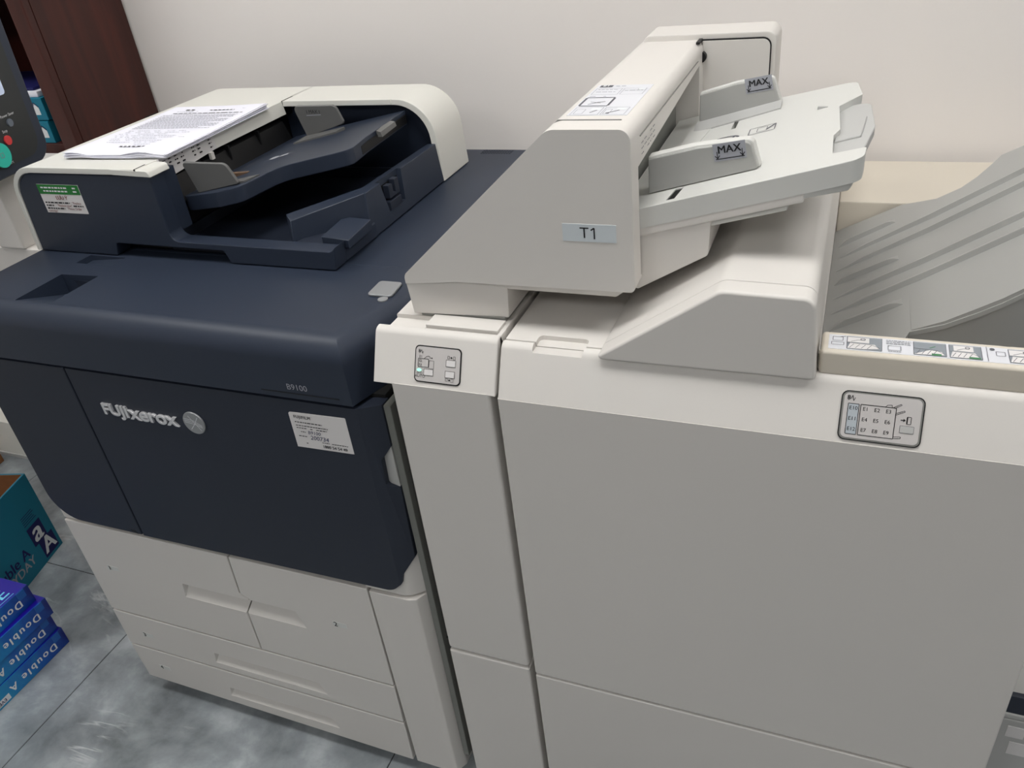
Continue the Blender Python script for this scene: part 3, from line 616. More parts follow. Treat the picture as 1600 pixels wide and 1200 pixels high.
for cx, cy in ((-0.32, 0.1), (0.20, 0.1), (-0.32, 0.72), (0.20, 0.72)):
    N_.add('foot', cyl((cx, cy, 0.0), Z, 0.03, 0.05), 'black')
lip = prism(rnd([(-0.001, 0.9335), (0.029, 0.9945, 0.014), (0.040, 0.9985, 0.004), (0.044, 0.98), (0.044, 0.934)], 5), 'x', -0.369, 0.2545)
lip = bev(lip, 0.004, 3, 1.0, flt=lambda e: all(v.co.y < 0.043 for v in e.verts))
lip = cut(lip, prism(rrect(-0.328, -0.264, 0.0245, 0.060, 0.006), 'z', 0.9895, 1.02))
nl = N_.add('front_lip', lip, 'cream', label='slanted cream front strip with jam location panel', ang=0.5)
topf = cut(box(-0.369, -0.004, 0.044, 0.80, 0.94, 0.9955, 0.002), prism(rrect(-0.328, -0.264, 0.0245, 0.060, 0.006), 'z', 0.9895, 1.02))
N_.add('top_panel', topf, 'cream')
# raised hood: front cover and body behind the seam
hood = rnd([(-0.252, 0.9935, 0.004), (-0.107, 1.0935, 0.02), (-0.012, 1.0915, 0.014), (-0.0045, 0.995, 0.004)], 6)
def shrink(k, pts):
    cx = sum(p[0] for p in pts) / len(pts); cz = 0.995
    return [(cx + (p[0] - cx) * k, cz + (p[1] - cz) * k) for p in pts]
fc = prism(hood, 'y', 0.0195, 0.046)
fc = bev(fc, 0.009, 4, 0.9, flt=lambda e: all(v.co.y < 0.025 for v in e.verts))
N_.add('hood_front', fc, 'cream', label='trapezoid cream hood front', ang=0.5)
N_.add('hood_seam', prism(shrink(0.975, hood), 'y', 0.045, 0.050), 'grey_mid', smooth=False)
N_.add('hood', prism(hood, 'y', 0.0485, 0.70, 0.002, 2, 0.6), 'cream', label='sloped cream hood behind its front cover', ang=0.5)
# jam panel
fo = (0.0632, 0.0124, 0.9618)
fr_o = Vector(fo)
n = LIP[0].cross(LIP[1])
N_.add('panel_frame', slab(fo, LIP, rrect(-0.040, 0.040, -0.0265, 0.0265, 0.007), 0.0007), 'black', nl, smooth=False, label='black rounded panel outline')
N_.add('panel_bezel', slab(fo, LIP, rrect(-0.0388, 0.0388, -0.0253, 0.0253, 0.006), 0.0009), 'grey_mid', nl, smooth=False)
N_.add('panel_face', slab(fo, LIP, rrect(-0.0372, 0.0372, -0.0236, 0.0240, 0.005), 0.0014), 'panel_grey', nl, smooth=False, label='grey jam location film')
FO = fr_o + n * 0.0014
bx0, bx1, by0, by1 = -0.0205, 0.0135, -0.0195, 0.0130
ink(N_, 'tinted_area', 'film_tint', FO, LIP, [('r', -0.0325, -0.0222, by0, by1)], 0.0002, parent=nl)
ln = [('f', bx0, bx1, by0, by1, 0.0007), ('f', -0.0328, -0.0222, by0, by1, 0.0006)]
for r in range(3):
    for c in range(3): ln.append(('t', 'E%d' % (r * 3 + c + 1), -0.0155 + c * 0.0110, 0.0083 - r * 0.0112, 0.0056))
    ln.append(('t', 'E%d' % (10 + r), -0.0274, 0.0083 - r * 0.0112, 0.0056))
ln += [('t', '8', -0.0328, 0.0190, 0.0068, 0.01), ('l', [(-0.0308, 0.0180), (-0.0292, 0.0217), (-0.0280, 0.0160), (-0.0265, 0.0195)], 0.0006)]
ln += [('l', [(0.003, by1), (0.005, 0.0152), (0.009, 0.0157), (0.0095, by1)], 0.0005), ('l', [(0.0105, 0.0133), (0.0175, 0.0175), (0.0183, 0.0165), (0.0118, 0.0125)], 0.0005), ('l', [(0.0135, 0.0075), (0.0215, 0.0110), (0.0220, 0.0098), (0.0135, 0.0058)], 0.0005), ('l', [(0.0135, -0.0172), (0.0205, -0.0165), (0.0205, -0.0182), (0.0135, -0.0190)], 0.0005)]
ln += [('l', [(0.0187, 0.0012), (0.0215, 0.0012)], 0.0010), ('p', [(0.0213, 0.0030), (0.0213, -0.0006), (0.0236, 0.0012)]), ('f', 0.0245, 0.0285, -0.0025, 0.0050, 0.0006), ('l', [(0.0249, 0.0050), (0.0249, -0.0025)], 0.0010)]
ink(N_, 'panel_print', 'ink', FO, LIP, ln, parent=nl)
N_.add('button', slab(FO, LIP, rrect(0.0190, 0.0318, -0.0118, -0.0048, 0.0016, 3), 0.0009), 'pale_grey', nl, smooth=False)
ink(N_, 'button_outline', 'ink_grey', FO, LIP, [('f', 0.0188, 0.0320, -0.0120, -0.0046, 0.0004)], parent=nl)
# instruction bar in front of the tray
barp = [(-0.003, 0.033), (0.2545, 0.033), (0.2545, 0.079), (0.191, 0.079), (0.182, 0.100), (0.166, 0.104), (0.157, 0.086), (0.15, 0.079), (-0.003, 0.079)]
bar = cut(box(-0.003, 0.2545, 0.034, 0.0785, 0.9955, 1.0245, 0.004, 3), cyl((0.172, 0.089, 0.98), Z, 0.0135, 0.08, 24))
br = N_.add('instruction_bar', bar, 'warm_cream', label='warm cream bar with picture instructions')
bo = (0.0, 0.0555, 1.0245)
N_.add('instruction_sticker', slab(bo, TOP, [(0.004, -0.0150), (0.238, -0.0150), (0.238, 0.0150), (0.004, 0.0150)], 0.0004), 'sticker_cream', br, smooth=False)
for x0, x1, gflag in ((0.022, 0.056, 0), (0.086, 0.116, 1), (0.119, 0.148, 2), (0.172, 0.205, 0)):
    wd = x1 - x0; wh = []; li2 = []; gr = []
    pnl = N_.add('picture_panel', slab((0, 0.0555, 1.0249), TOP, [(x0, -0.013), (x1, -0.013), (x1, 0.0125), (x0, 0.0125)], 0.0002), 'ink_slate', br, smooth=False)
    if gflag == 1:
        wh += [('p', [(x0, -0.012), (x0 + 0.5 * wd, -0.002), (x1 - 0.004, -0.004), (x1 - 0.002, -0.010), (x0 + 0.3 * wd, -0.012)])]
        gr += [('r', x0 + 0.55 * wd, x0 + 0.85 * wd, -0.0122, -0.0085), ('l', [(x0 + 0.5 * wd, 0.002), (x0 + 0.68 * wd, 0.006)], 0.001)]
    else:
        a = x0 + (0.14 * wd if gflag else 0.02 * wd)
        wh += [('r', a, a + 0.62 * wd, 0.001, 0.0115), ('p', [(x0 + 0.02 * wd, -0.012), (x0 + 0.1 * wd, 0.0), (x0 + 0.8 * wd, -0.001), (x1 - 0.003, -0.009), (x0 + 0.5 * wd, -0.012)])]
        li2 += [('l', [(a + 0.1 * wd, 0.002), (a + 0.3 * wd, 0.006), (a + 0.5 * wd, 0.006)], 0.0006), ('f', a + 0.38 * wd, a + 0.5 * wd, 0.0065, 0.0095, 0.001)]
        if gflag: gr += [('r', x0 + 0.6 * wd, x0 + 0.95 * wd, -0.0122, -0.009)]
    for q in range(4): li2 += [('l', [(x0 + (0.08 + q * 0.17) * wd, -0.011), (x0 + (0.2 + q * 0.17) * wd, -0.003)], 0.0006)]
    li2 += [('l', [(x0, -0.0005), (x0 + 0.7 * wd, -0.002), (x1 - 0.002, -0.008)], 0.0006), ('f', x0, x1, -0.013, 0.0125, 0.0005)]
    ink(N_, 'picture_white', 'sticker_white', bo, TOP, wh, 0.0008, parent=br)
    ink(N_, 'picture_lines', 'ink_grey', bo, TOP, li2, 0.0010, parent=br)
    if gr: ink(N_, 'picture_green', 'ink_green', bo, TOP, gr, 0.0009, parent=br)
li2 = [('f', 0.008, 0.018, 0.002, 0.010, 0.0006), ('f', 0.007, 0.019, -0.007, -0.001, 0.0006), ('f', 0.062, 0.074, -0.009, 0.0, 0.0006), ('l', [(0.153, -0.0145), (0.153, 0.0145)], 0.0005), ('f', 0.161, 0.169, -0.002, 0.006, 0.0006), ('d', 0.158, 0.010, 0.0024)]
li2 += [('l', [(0.015, 0.010), (0.021, 0.0125)], 0.0008)]
rb = random.Random(4)
for q in range(3): li2 += words(0.060, 0.084, 0.0105 - q * 0.0032, 0.0010, rng=rb)
li2 += words(0.062, 0.074, -0.0115, 0.0008, rng=rb)
ink(N_, 'sticker_lines', 'ink_grey', bo, TOP, li2, 0.0010, parent=br)
# output tray, rising to the right
def oz(x, y): return 0.90 + 0.58 * x + (0.10 * max(0, x - 0.1))
tl = [(-0.004, 0.09), (0.05, 0.09), (0.095, 0.216), (0.129, 0.199), (0.159, 0.194), (0.181, 0.193), (0.202, 0.196), (0.26, 0.21), (0.34, 0.24), (0.42, 0.27), (0.42, 0.62), (0.33, 0.615), (0.247, 0.634), (0.219, 0.643), (0.208, 0.628), (0.187, 0.605), (0.167, 0.594), (0.137, 0.600), (0.115, 0.624), (0.093, 0.647), (-0.004, 0.657)]
def strip_tray():
    # split the outline along x so that the bend follows ztop
    bm = new_bm(); A = [bm.verts.new((x, y, oz(x, y))) for x, y in tl]
    f = bm.faces.new(A)
    ex_ = bmesh.ops.extrude_face_region(bm, geom=[f]); vs = [v for v in ex_['geom'] if isinstance(v, bmesh.types.BMVert)]
    bmesh.ops.translate(bm, verts=vs, vec=(0, 0, -0.006))
    bmesh.ops.triangulate(bm, faces=[f for f in bm.faces if len(f.verts) > 4])
    bmesh.ops.recalc_face_normals(bm, faces=bm.faces); return bm
ot = N_.add('output_tray', strip_tray(), 'grey', label='grey ribbed output tray rising to the right', ang=0.9)
for yy, xe in ((0.580, 0.086), (0.533, 0.40), (0.487, 0.40), (0.437, 0.088), (0.391, 0.40), (0.345, 0.40), (0.295, 0.090)):
    nseg = 10; b = new_bm(); rows = []
    x_s = 0.004
    for q in range(nseg + 1):
        x = x_s + (xe - x_s) * q / nseg; tap = min(1.0, q / 1.5) * (min(1.0, (nseg - q) / 1.5) if xe < 0.2 else 1.0); hgt = 0.0085 * tap + 0.0002
        rows.append([b.verts.new((x, yy - 0.0015, oz(x, yy) - 0.0008)), b.verts.new((x, yy, oz(x, yy) + hgt)), b.verts.new((x, yy + 0.002, oz(x, yy) + hgt)), b.verts.new((x, yy + 0.022, oz(x, yy) - 0.0008))])
    for r0, r1 in zip(rows[:-1], rows[1:]):
        for i in range(4): b.faces.new((r0[i], r0[(i + 1) % 4], r1[(i + 1) % 4], r1[i]))
    b.faces.new(rows[0]); b.faces.new(rows[-1][::-1])
    bmesh.ops.recalc_face_normals(b, faces=b.faces); N_.add('tray_rib', b, 'grey', ot)
ap = [(0.097, 0.330), (0.124, 0.301), (0.150, 0.283), (0.187, 0.278), (0.212, 0.292), (0.26, 0.31), (0.34, 0.33), (0.34, 0.242), (0.26, 0.212), (0.202, 0.198), (0.181, 0.195), (0.159, 0.196), (0.129, 0.201), (0.097, 0.218)]
N_.add('tray_pad', solid_from_top(ap, lambda x, y: oz(x, y) + 0.0008 + 0.005 * min(1.0, (x - 0.097) / 0.05), 0.006, 0.0, 1), 'grey', ot)
fe = [(0.05, 0.09), (0.095, 0.216), (0.129, 0.199), (0.159, 0.194), (0.181, 0.193), (0.202, 0.196), (0.26, 0.21), (0.34, 0.24)]
sk = new_bm(); skv = [[sk.verts.new((x, y + dy, oz(x, y) - dz)) for dy, dz in ((0.001, 0.005), (0.012, 0.12), (0.02, 0.12), (0.012, 0.005))] for x, y in fe]
for r0, r1 in zip(skv[:-1], skv[1:]):
    for i in range(4): sk.faces.new((r0[i], r0[(i + 1) % 4], r1[(i + 1) % 4], r1[i]))
sk.faces.new(skv[0]); sk.faces.new(skv[-1][::-1]); bmesh.ops.recalc_face_normals(sk, faces=sk.faces)
N_.add('tray_skirt', sk, 'grey', ot, ang=0.9)
N_.add('rear_housing', box(-0.0035, 0.46, 0.660, 0.875, 0.05, 0.952, 0.004), 'warm_cream', label='warm cream housing behind the output tray')
N_.add('tray_well', box(-0.003, 0.25, 0.086, 0.655, 0.801, 0.806), 'grey_mid', smooth=False)
# lower booklet tray at the right side
lt_ = N_.add('booklet_tray', box(0.256, 0.52, 0.10, 0.42, 0.25, 0.426, 0.004), 'pale_grey', label='grey lower booklet tray')
N_.add('tray_flap', hexa([(0.262, 0.103, 0.434), (0.50, 0.103, 0.434), (0.50, 0.113, 0.434), (0.262, 0.113, 0.434), (0.262, 0.110, 0.462), (0.50, 0.110, 0.462), (0.50, 0.120, 0.462), (0.262, 0.120, 0.462)], 0.003), 'navy_dark', lt_)
N_.add('flap_rail', box(0.262, 0.50, 0.101, 0.13, 0.4255, 0.4345, 0.002), 'pale_grey', lt_)
for (a, bq, c, d) in ((0.296, 0.318, 0.389, 0.412), (0.319, 0.36, 0.394, 0.412), (0.304, 0.345, 0.352, 0.379)):
    N_.add('tray_sticker', slab((0, 0.10, 0), FRONT, [(a, c), (bq, c), (bq, d), (a, d)], 0.0006), 'sticker_white', lt_, smooth=False)

# ------------------------------------------------------------------ sheet inserter (T1)
T_ = Thing('sheet_inserter', 'tall cream sheet inserter marked T1 with a white side tray', 'sheet inserter', (-0.4, 0.3, 1.0))
tw = rnd([(-0.5115, 1.048), (-0.512, 1.060, 0.012), (-0.302, 1.2455, 0.022), (-0.2105, 1.2455, 0.013), (-0.2095, 1.058, 0.006), (-0.44, 1.0555), (-0.47, 1.052)], 6)
tb = prism(tw, 'y', 0.0695, 0.545)
tb = bev(tb, 0.007, 4, 0.9, flt=lambda e: all(v.co.y < 0.075 for v in e.verts) and max(v.co.z for v in e.verts) > 1.065)
tb = cut(tb, prism([(0.1005, 1.066), (0.1005, 1.196), (0.475, 1.218), (0.475, 1.066)], 'x', -0.245, -0.18))
tower = T_.add('tower', tb, 'cream', label='cream slanted tower housing', ang=0.45)
T_.add('foot', hexa([(-0.5085, 0.0715, 1.0045), (-0.3765, 0.0800, 1.0045), (-0.3765, 0.545, 1.0045), (-0.5085, 0.545, 1.0045), (-0.5113, 0.0695, 1.0485), (-0.374, 0.0830, 1.0575), (-0.374, 0.545, 1.0575), (-0.5113, 0.545, 1.0485)], 0.0015, 2), 'cream', tower)
T_.add('under_step', hexa([(-0.40, 0.084, 1.043), (-0.236, 0.084, 1.043), (-0.225, 0.40, 1.043), (-0.40, 0.40, 1.043), (-0.40, 0.075, 1.060), (-0.218, 0.075, 1.060), (-0.216, 0.40, 1.062), (-0.40, 0.40, 1.060)], 0.002), 'cream', tower)
T_.add('foot_joint', box(-0.50, -0.381, 0.0765, 0.54, 0.9992, 1.0055), 'grey_mid', smooth=False)
T_.add('tower_seam', prism([(-0.3355, 1.2165), (-0.318, 1.2318), (-0.30, 1.2464), (-0.228, 1.2464), (-0.228, 1.24), (-0.30, 1.24)], 'y', 0.1035, 0.1048), 'grey_mid', tower, smooth=False)
T_.add('arm', prism(rnd([(-0.218, 1.044, 0.003), (-0.133, 1.094, 0.006), (-0.131, 1.14), (-0.218, 1.125)], 4), 'y', 0.104, 0.42, 0.002, 2, 0.5), 'cream', label='cream arm carrying the tray', ang=0.5)
T_.add('opening_shade', box(-0.2449, -0.2435, 0.102, 0.474, 1.067, 1.194), 'frame_grey', tower, smooth=False)  # grey plate added to colour the inside of the opening as shade
T_.add('side_groove', box(-0.2102, -0.2090, 0.11, 0.46, 1.2265, 1.2273), 'grey_mid', tower, smooth=False)
rs = random.Random(9); its = []
for q in range(5):
    for zc in (0.012, 0.006, 0.0): 
        if rs.random() < 0.85: its += words(q * 0.014, q * 0.014 + 0.010, zc + q * 0.0004, 0.0014, rng=rs)
ink(T_, 'side_print', 'ink_grey', (-0.2092, 0.112, 1.2065), (Y, Z), its, parent=tower)
# rear column and plate
rc = prism(rnd([(-0.30, 1.097), (-0.30, 1.254, 0.01), (-0.109, 1.254, 0.014), (-0.109, 1.097)], 6), 'y', 0.512, 0.585, 0.003, 2, 0.6)
rcol = T_.add('rear_column', rc, 'cream', label='cream rear column with grey-edged plate')
plate_o = rnd([(-0.212, 1.10), (-0.116, 1.10), (-0.116, 1.2465, 0.012), (-0.212, 1.2465)], 6)
T_.add('plate_gap', prism(plate_o, 'y', 0.5095, 0.513), 'black', rcol, smooth=False)
T_.add('rear_plate', prism(rnd([(-0.2115, 1.10), (-0.1175, 1.10), (-0.1175, 1.2445, 0.0105), (-0.2115, 1.2445)], 6), 'y', 0.507, 0.5125), 'cream', rcol)
T_.add('hinge', cyl((-0.2125, 0.498, 1.224), Y, 0.0075, 0.0095, 20), 'black', tower)
T_.add('hinge_cap', box(-0.2175, -0.2125, 0.485, 0.512, 1.2445, 1.2475), 'black', tower, smooth=False)
# tray
def iz(x, y): return 1.148 + 0.265 * (x + 0.21)
it_poly = rnd([(-0.2095, 0.101), (-0.03, 0.101), (0.016, 0.103, 0.012), (0.018, 0.136, 0.004), (-0.014, 0.140, 0.002), (-0.016, 0.205, 0.002), (-0.010, 0.222, 0.002), (-0.015, 0.322, 0.004), (0.010, 0.350, 0.006), (0.002, 0.425, 0.02), (-0.2095, 0.472), (-0.238, 0.472), (-0.238, 0.1015)], 5)
trb = solid_from_top(it_poly, iz, 0.024, 0.0)
trb.normal_update()
trb = bev(trb, 0.005, 3, 0.8, flt=lambda e: all(v.co.z > iz(v.co.x, 0) - 0.002 for v in e.verts) and all(v.co.y < 0.104 for v in e.verts))
slot = hexa([(x, y, z) for z in (1.12, 1.2) for x, y in ((-0.1815, 0.109), (-0.1725, 0.109), (-0.1685, 0.142), (-0.1775, 0.142))])
slot2 = box(-0.1455, -0.1395, 0.345, 0.385, 1.155, 1.2)
itr = T_.add('feed_tray', cut(trb, slot, slot2), 'tray_white', label='white tilted paper tray', ang=0.5)
T_.add('slot_shade', hexa([(x, y, iz(x, 0) - q) for q in (0.004, 0.0015) for x, y in ((-0.182, 0.1085), (-0.172, 0.1085), (-0.168, 0.1425), (-0.178, 0.1425))]), 'black', itr, smooth=False)  # black plate just under the tray surface, painting the slot's deep shade
tail = hexa([(-0.04, 0.1015, iz(-0.04, 0) - 0.030), (0.006, 0.108, iz(0.006, 0) - 0.034), (0.006, 0.40, iz(0.006, 0) - 0.034), (-0.04, 0.40, iz(-0.04, 0) - 0.030),
             (-0.04, 0.1015, iz(-0.04, 0) - 0.012), (0.0145, 0.1045, iz(0.0145, 0) - 0.014), (0.010, 0.40, iz(0.01, 0) - 0.014), (-0.04, 0.40, iz(-0.04, 0) - 0.012)], 0.003, 2)
T_.add('tray_underside', solid_from_top([(-0.2125, 0.1015), (-0.036, 0.1015), (-0.036, 0.42), (-0.2125, 0.45)], lambda x, y: iz(x, y) - 0.022, 0.012, 0.002, 2), 'cream', itr)
T_.add('tray_rail', solid_from_top([(-0.2125, 0.109), (-0.052, 0.109), (-0.052, 0.40), (-0.2125, 0.40)], lambda x, y: iz(x, y) - 0.033, 0.009, 0.002, 2), 'tray_white', itr)
T_.add('tray_nose', tail, 'tray_white', itr)
# grey pull-out extension
ext = rnd([(-0.03, 0.142), (0.014, 0.142, 0.006), (0.026, 0.23, 0.08), (0.020, 0.34, 0.02), (-0.03, 0.34)], 8)
exo = T_.add('tray_extension', solid_from_top(ext, lambda x, y: iz(x, y) - 0.008, 0.011, 0.001, 1), 'pale_grey', itr, label='grey rounded tray extension')
T_.add('extension_step', solid_from_top(rnd([(-0.014, 0.20), (0.012, 0.20), (0.017, 0.27), (-0.014, 0.27)], 3), lambda x, y: iz(x, y) - 0.0055, 0.004, 0.001, 1), 'pale_grey', exo)
# lengthwise ridge and marks
ISL = (Vector((1, 0, 0.265)).normalized(), Y)
io = (-0.1, 0.30, iz(-0.1, 0))
ink(T_, 'tray_pictogram', 'ink_grey', io, ISL, [('l', [(-0.052 + 0.021 * math.cos(a), -0.002 + 0.013 * math.sin(a)) for a in [i * math.pi / 10 - 0.4 for i in range(15)]], 0.0035), ('l', [(-0.036, 0.008), (-0.040, -0.010), (-0.052, -0.012)], 0.003), ('f', -0.018, 0.014, -0.008, 0.018, 0.0012), ('f', -0.008, 0.004, -0.003, 0.013, 0.0008), ('l', [(0.004, 0.0), (0.013, 0.016)], 0.003)], parent=itr)
T_.add('tray_step', hexa([(-0.206, 0.30, iz(-0.206, 0) - 0.001), (-0.184, 0.30, iz(-0.184, 0) - 0.001), (-0.172, 0.41, iz(-0.172, 0) - 0.001), (-0.206, 0.41, iz(-0.206, 0) - 0.001), (-0.206, 0.30, iz(-0.206, 0) + 0.003), (-0.184, 0.30, iz(-0.184, 0) + 0.001), (-0.172, 0.41, iz(-0.172, 0) + 0.001), (-0.206, 0.41, iz(-0.206, 0) + 0.003)]), 'tray_white', itr)
T_.add('tray_handle', box(-0.04, -0.028, 0.331, 0.3345, iz(-0.034, 0) - 0.004, iz(-0.034, 0) + 0.002), 'pale_grey', itr, smooth=False)
T_.add('sensor_flag', hexa([(-0.208, 0.205, 1.150), (-0.198, 0.225, 1.152), (-0.198, 0.229, 1.152), (-0.208, 0.209, 1.150), (-0.208, 0.205, 1.170), (-0.196, 0.225, 1.154), (-0.196, 0.229, 1.154), (-0.208, 0.209, 1.170)]), 'frame_grey', itr, smooth=False)
# side guides with MAX marks
def iguide(y0, pts, lab, mx, mz, depth=0.02):
    b = prism(rnd(pts, 5), 'y', y0, y0 + 0.005, 0.001, 1, 0.6)
    gd = T_.add('side_guide', b, 'grey', label=lab)
    T_.add('guide_rim', prism(rnd([(p[0], p[1]) + ((p[2],) if len(p) > 2 else ()) for p in [(q[0] - (0.0015 if q[0] < -0.15 else -0.002), q[1] + (0.002 if i < 3 else 0)) + tuple(q[2:]) for i, q in enumerate(pts)]], 5), 'y', y0 + 0.0045, y0 + depth, 0.003, 2, 0.6), 'tray_white', gd)
    mk = T_.add('max_sticker', slab((mx, y0, mz), (Vector((1, 0, 0.17)).normalized(), Vector((-0.17, 0, 1)).normalized()), [(-0.0175, -0.010), (0.0175, -0.010), (0.0175, 0.0095), (-0.0175, 0.0095)], 0.0004), 'ink_pale', gd, smooth=False)
    fr = (Vector((1, 0, 0.17)).normalized(), Vector((-0.17, 0, 1)).normalized())
    its = [('t', 'MAX', 0.0, 0.0022, 0.0118, 0.025), ('l', [(-0.0155, -0.0075), (0.0155, -0.0075)], 0.0010)]
    for sx in (-0.0135, 0.0135): its += [('l', [(sx, 0.001), (sx, -0.006)], 0.0009), ('l', [(sx - 0.0025, -0.0035), (sx, -0.0068), (sx + 0.0025, -0.0035)], 0.0009)]
    ink(T_, 'max_print', 'ink', (mx, y0 - 0.0004, mz), fr, its, parent=gd)
iguide(0.145, [(-0.2095, 1.1895), (-0.155, 1.203, 0.05), (-0.098, 1.2105, 0.007), (-0.088, 1.181, 0.003), (-0.2095, 1.149)], 'grey side guide nearest the front, marked MAX', -0.1195, 1.2005)
iguide(0.405, [(-0.1965, 1.194), (-0.15, 1.208, 0.05), (-0.103, 1.2145, 0.007), (-0.090, 1.182, 0.003), (-0.1965, 1.155)], 'grey side guide at the back, marked MAX', -0.1195, 1.2075, 0.016)
T_.add('guide_foot', hexa([(-0.20, 0.372, iz(-0.20, 0)), (-0.088, 0.383, iz(-0.088, 0)), (-0.088, 0.406, iz(-0.088, 0)), (-0.20, 0.406, iz(-0.20, 0)), (-0.20, 0.372, iz(-0.20, 0) + 0.002), (-0.088, 0.383, iz(-0.088, 0) + 0.002), (-0.088, 0.406, iz(-0.088, 0) + 0.007), (-0.20, 0.406, iz(-0.20, 0) + 0.007)]), 'pale_grey')
# T1 label
tl_ = T_.add('name_label', slab((-0.2605, 0.0695, 1.1295), FRONT, [(-0.0315, -0.0105), (0.0315, -0.0105), (0.0315, 0.0105), (-0.0315, 0.0105)], 0.0006), 'sticker_blue', tower, smooth=False, label='pale blue label reading T1')
ink(T_, 'name_print', 'ink', (-0.2605, 0.0689, 1.1293), FRONT, [('t', 'T', -0.0055, 0.0, 0.0185), ('l', [(0.0022, 0.0038), (0.0062, 0.0066), (0.0062, -0.0066)], 0.0017)], parent=tower)
# E1 instruction sticker on top
eo = (-0.262, 0.188, 1.2455)
T_.add('instruction_sticker', slab(eo, TOP, [(-0.034, -0.066), (0.035, -0.066), (0.035, 0.068), (-0.034, 0.068)], 0.0004), 'sticker_cream', tower, smooth=False, label='faded white picture instruction sticker')
ink(T_, 'sticker_block', 'ink_grey', eo, TOP, [('f', -0.031, 0.003, -0.028, 0.008, 0.0028), ('r', -0.030, -0.014, 0.056, 0.066), ('l', [(-0.022, -0.022), (-0.012, -0.012), (-0.004, -0.010)], 0.0015), ('l', [(-0.022, -0.010), (-0.008, -0.016)], 0.001), ('l', [(-0.01, -0.056), (-0.004, -0.046)], 0.0014), ('l', [(0.010, -0.058), (0.022, -0.046)], 0.0018), ('d', 0.011, -0.058, 0.0022), ('d', 0.023, 0.045, 0.0020)], 0.0006, parent=tower)
ink(T_, 'sticker_code', 'ink_white', eo, TOP, [('t', 'E1', -0.022, 0.061, 0.009, 0.02)], 0.0009, parent=tower)
ink(T_, 'sticker_pictures', 'ink_pale', eo, TOP, [('f', -0.031, 0.001, 0.022, 0.050, 0.0007), ('f', 0.004, 0.031, 0.022, 0.050, 0.0007), ('f', -0.031, 0.001, -0.064, -0.034, 0.0007), ('f', 0.004, 0.031, -0.064, -0.034, 0.0007), ('f', -0.028, -0.018, -0.060, -0.042, 0.0007), ('f', 0.006, 0.013, -0.060, -0.042, 0.0007)] + words(-0.028, -0.004, 0.045, 0.002, rng=rs) + words(-0.028, -0.004, 0.034, 0.002, rng=rs) + words(0.006, 0.028, 0.040, 0.002, rng=rs) + words(-0.010, 0.004, 0.061, 0.003, rng=rs) + words(-0.03, -0.01, 0.014, 0.002, rng=rs), 0.0006, parent=tower)
ink(T_, 'sticker_sheets', 'ink_white', eo, TOP, [('r', -0.012, -0.001, -0.046, -0.037), ('r', 0.018, 0.029, -0.046, -0.037), ('r', 0.022, 0.030, 0.041, 0.049)], 0.0008, parent=tower)

# ------------------------------------------------------------------ second machine at the left with the control panel
C_ = Thing('copier', 'cream copier with a navy touch control panel left of the document feeder', 'copier', (-1.58, 0.5, 0))
C_.add('body', box(-1.80, -1.362, 0.275, 0.612, 0.0, 0.952, 0.004), 'cream')
tall = C_.add('upper_housing', box(-1.80, -1.716, 0.36, 0.612, 0.951, 1.035, 0.004), 'cream')
C_.add('housing_seam', box(-1.7165, -1.7153, 0.475, 0.4775, 0.955, 1.03), 'black_gap', tall, smooth=False)
ph = Vector((-0.21, 0.978, 0)).normalized(); po = Vector((-1.455, 0.31, 0)); PF = (ph, Z); pn = ph.cross(Z)
def rollz(h): return 0.0
cp = C_.add('control_panel', slab(po - pn * 0.03, PF, rnd([(-0.26, 1.10, 0.03), (0.096, 1.097, 0.042), (0.112, 1.40, 0.03), (-0.26, 1.40, 0.03)], 8), 0.03, 0.005, 3), 'navy', label='navy control panel with round buttons')
C_.add('panel_face', slab(po, PF, rnd([(-0.25, 1.118, 0.02), (0.072, 1.115, 0.036), (0.086, 1.385, 0.02), (-0.25, 1.385, 0.02)], 8), 0.0012), 'panel_black', cp, smooth=False)
fz = po + pn * 0.0012
C_.add('screen', slab(fz, PF, rnd([(-0.22, 1.232, 0.006), (0.040, 1.232, 0.006), (0.046, 1.36, 0.006), (-0.22, 1.36, 0.006)], 4), 0.0006), 'lcd', cp, smooth=False, label='lit grey touch screen')
C_.add('button', cyl(fz + ph * 0.020 + Z * 1.184, pn, 0.0070, 0.003, 24), 'btn_grey', cp, label='small grey power button')
C_.add('button', cyl(fz + ph * -0.003 + Z * 1.158, pn, 0.0085, 0.003, 24), 'btn_red', cp, label='red stop button')
C_.add('button', cyl(fz + ph * -0.034 + Z * 1.139, pn, 0.0220, 0.004, 32), 'btn_cyan', cp, label='turquoise start button')
ink(C_, 'panel_print', 'ink_white', fz, PF, [('t', 'Power Saver', 0.022, 1.1975, 0.0072), ('t', 'Stop', 0.000, 1.1735, 0.0072), ('t', 'Start', -0.018, 1.1135 + 0.007, 0.0078)], parent=cp)
ink(C_, 'start_symbol', 'ink_slate', fz + pn * 0.004, PF, [('f', -0.038, -0.030, 1.135, 1.143, 0.0012)], parent=cp)
C_.add('panel_arm', box(-1.56, -1.49, 0.27, 0.35, 0.951, 1.16, 0.006), 'cream')
C_.add('panel_bracket', box(-1.50, -1.476, 0.28, 0.34, 1.12, 1.16, 0.002), 'black')

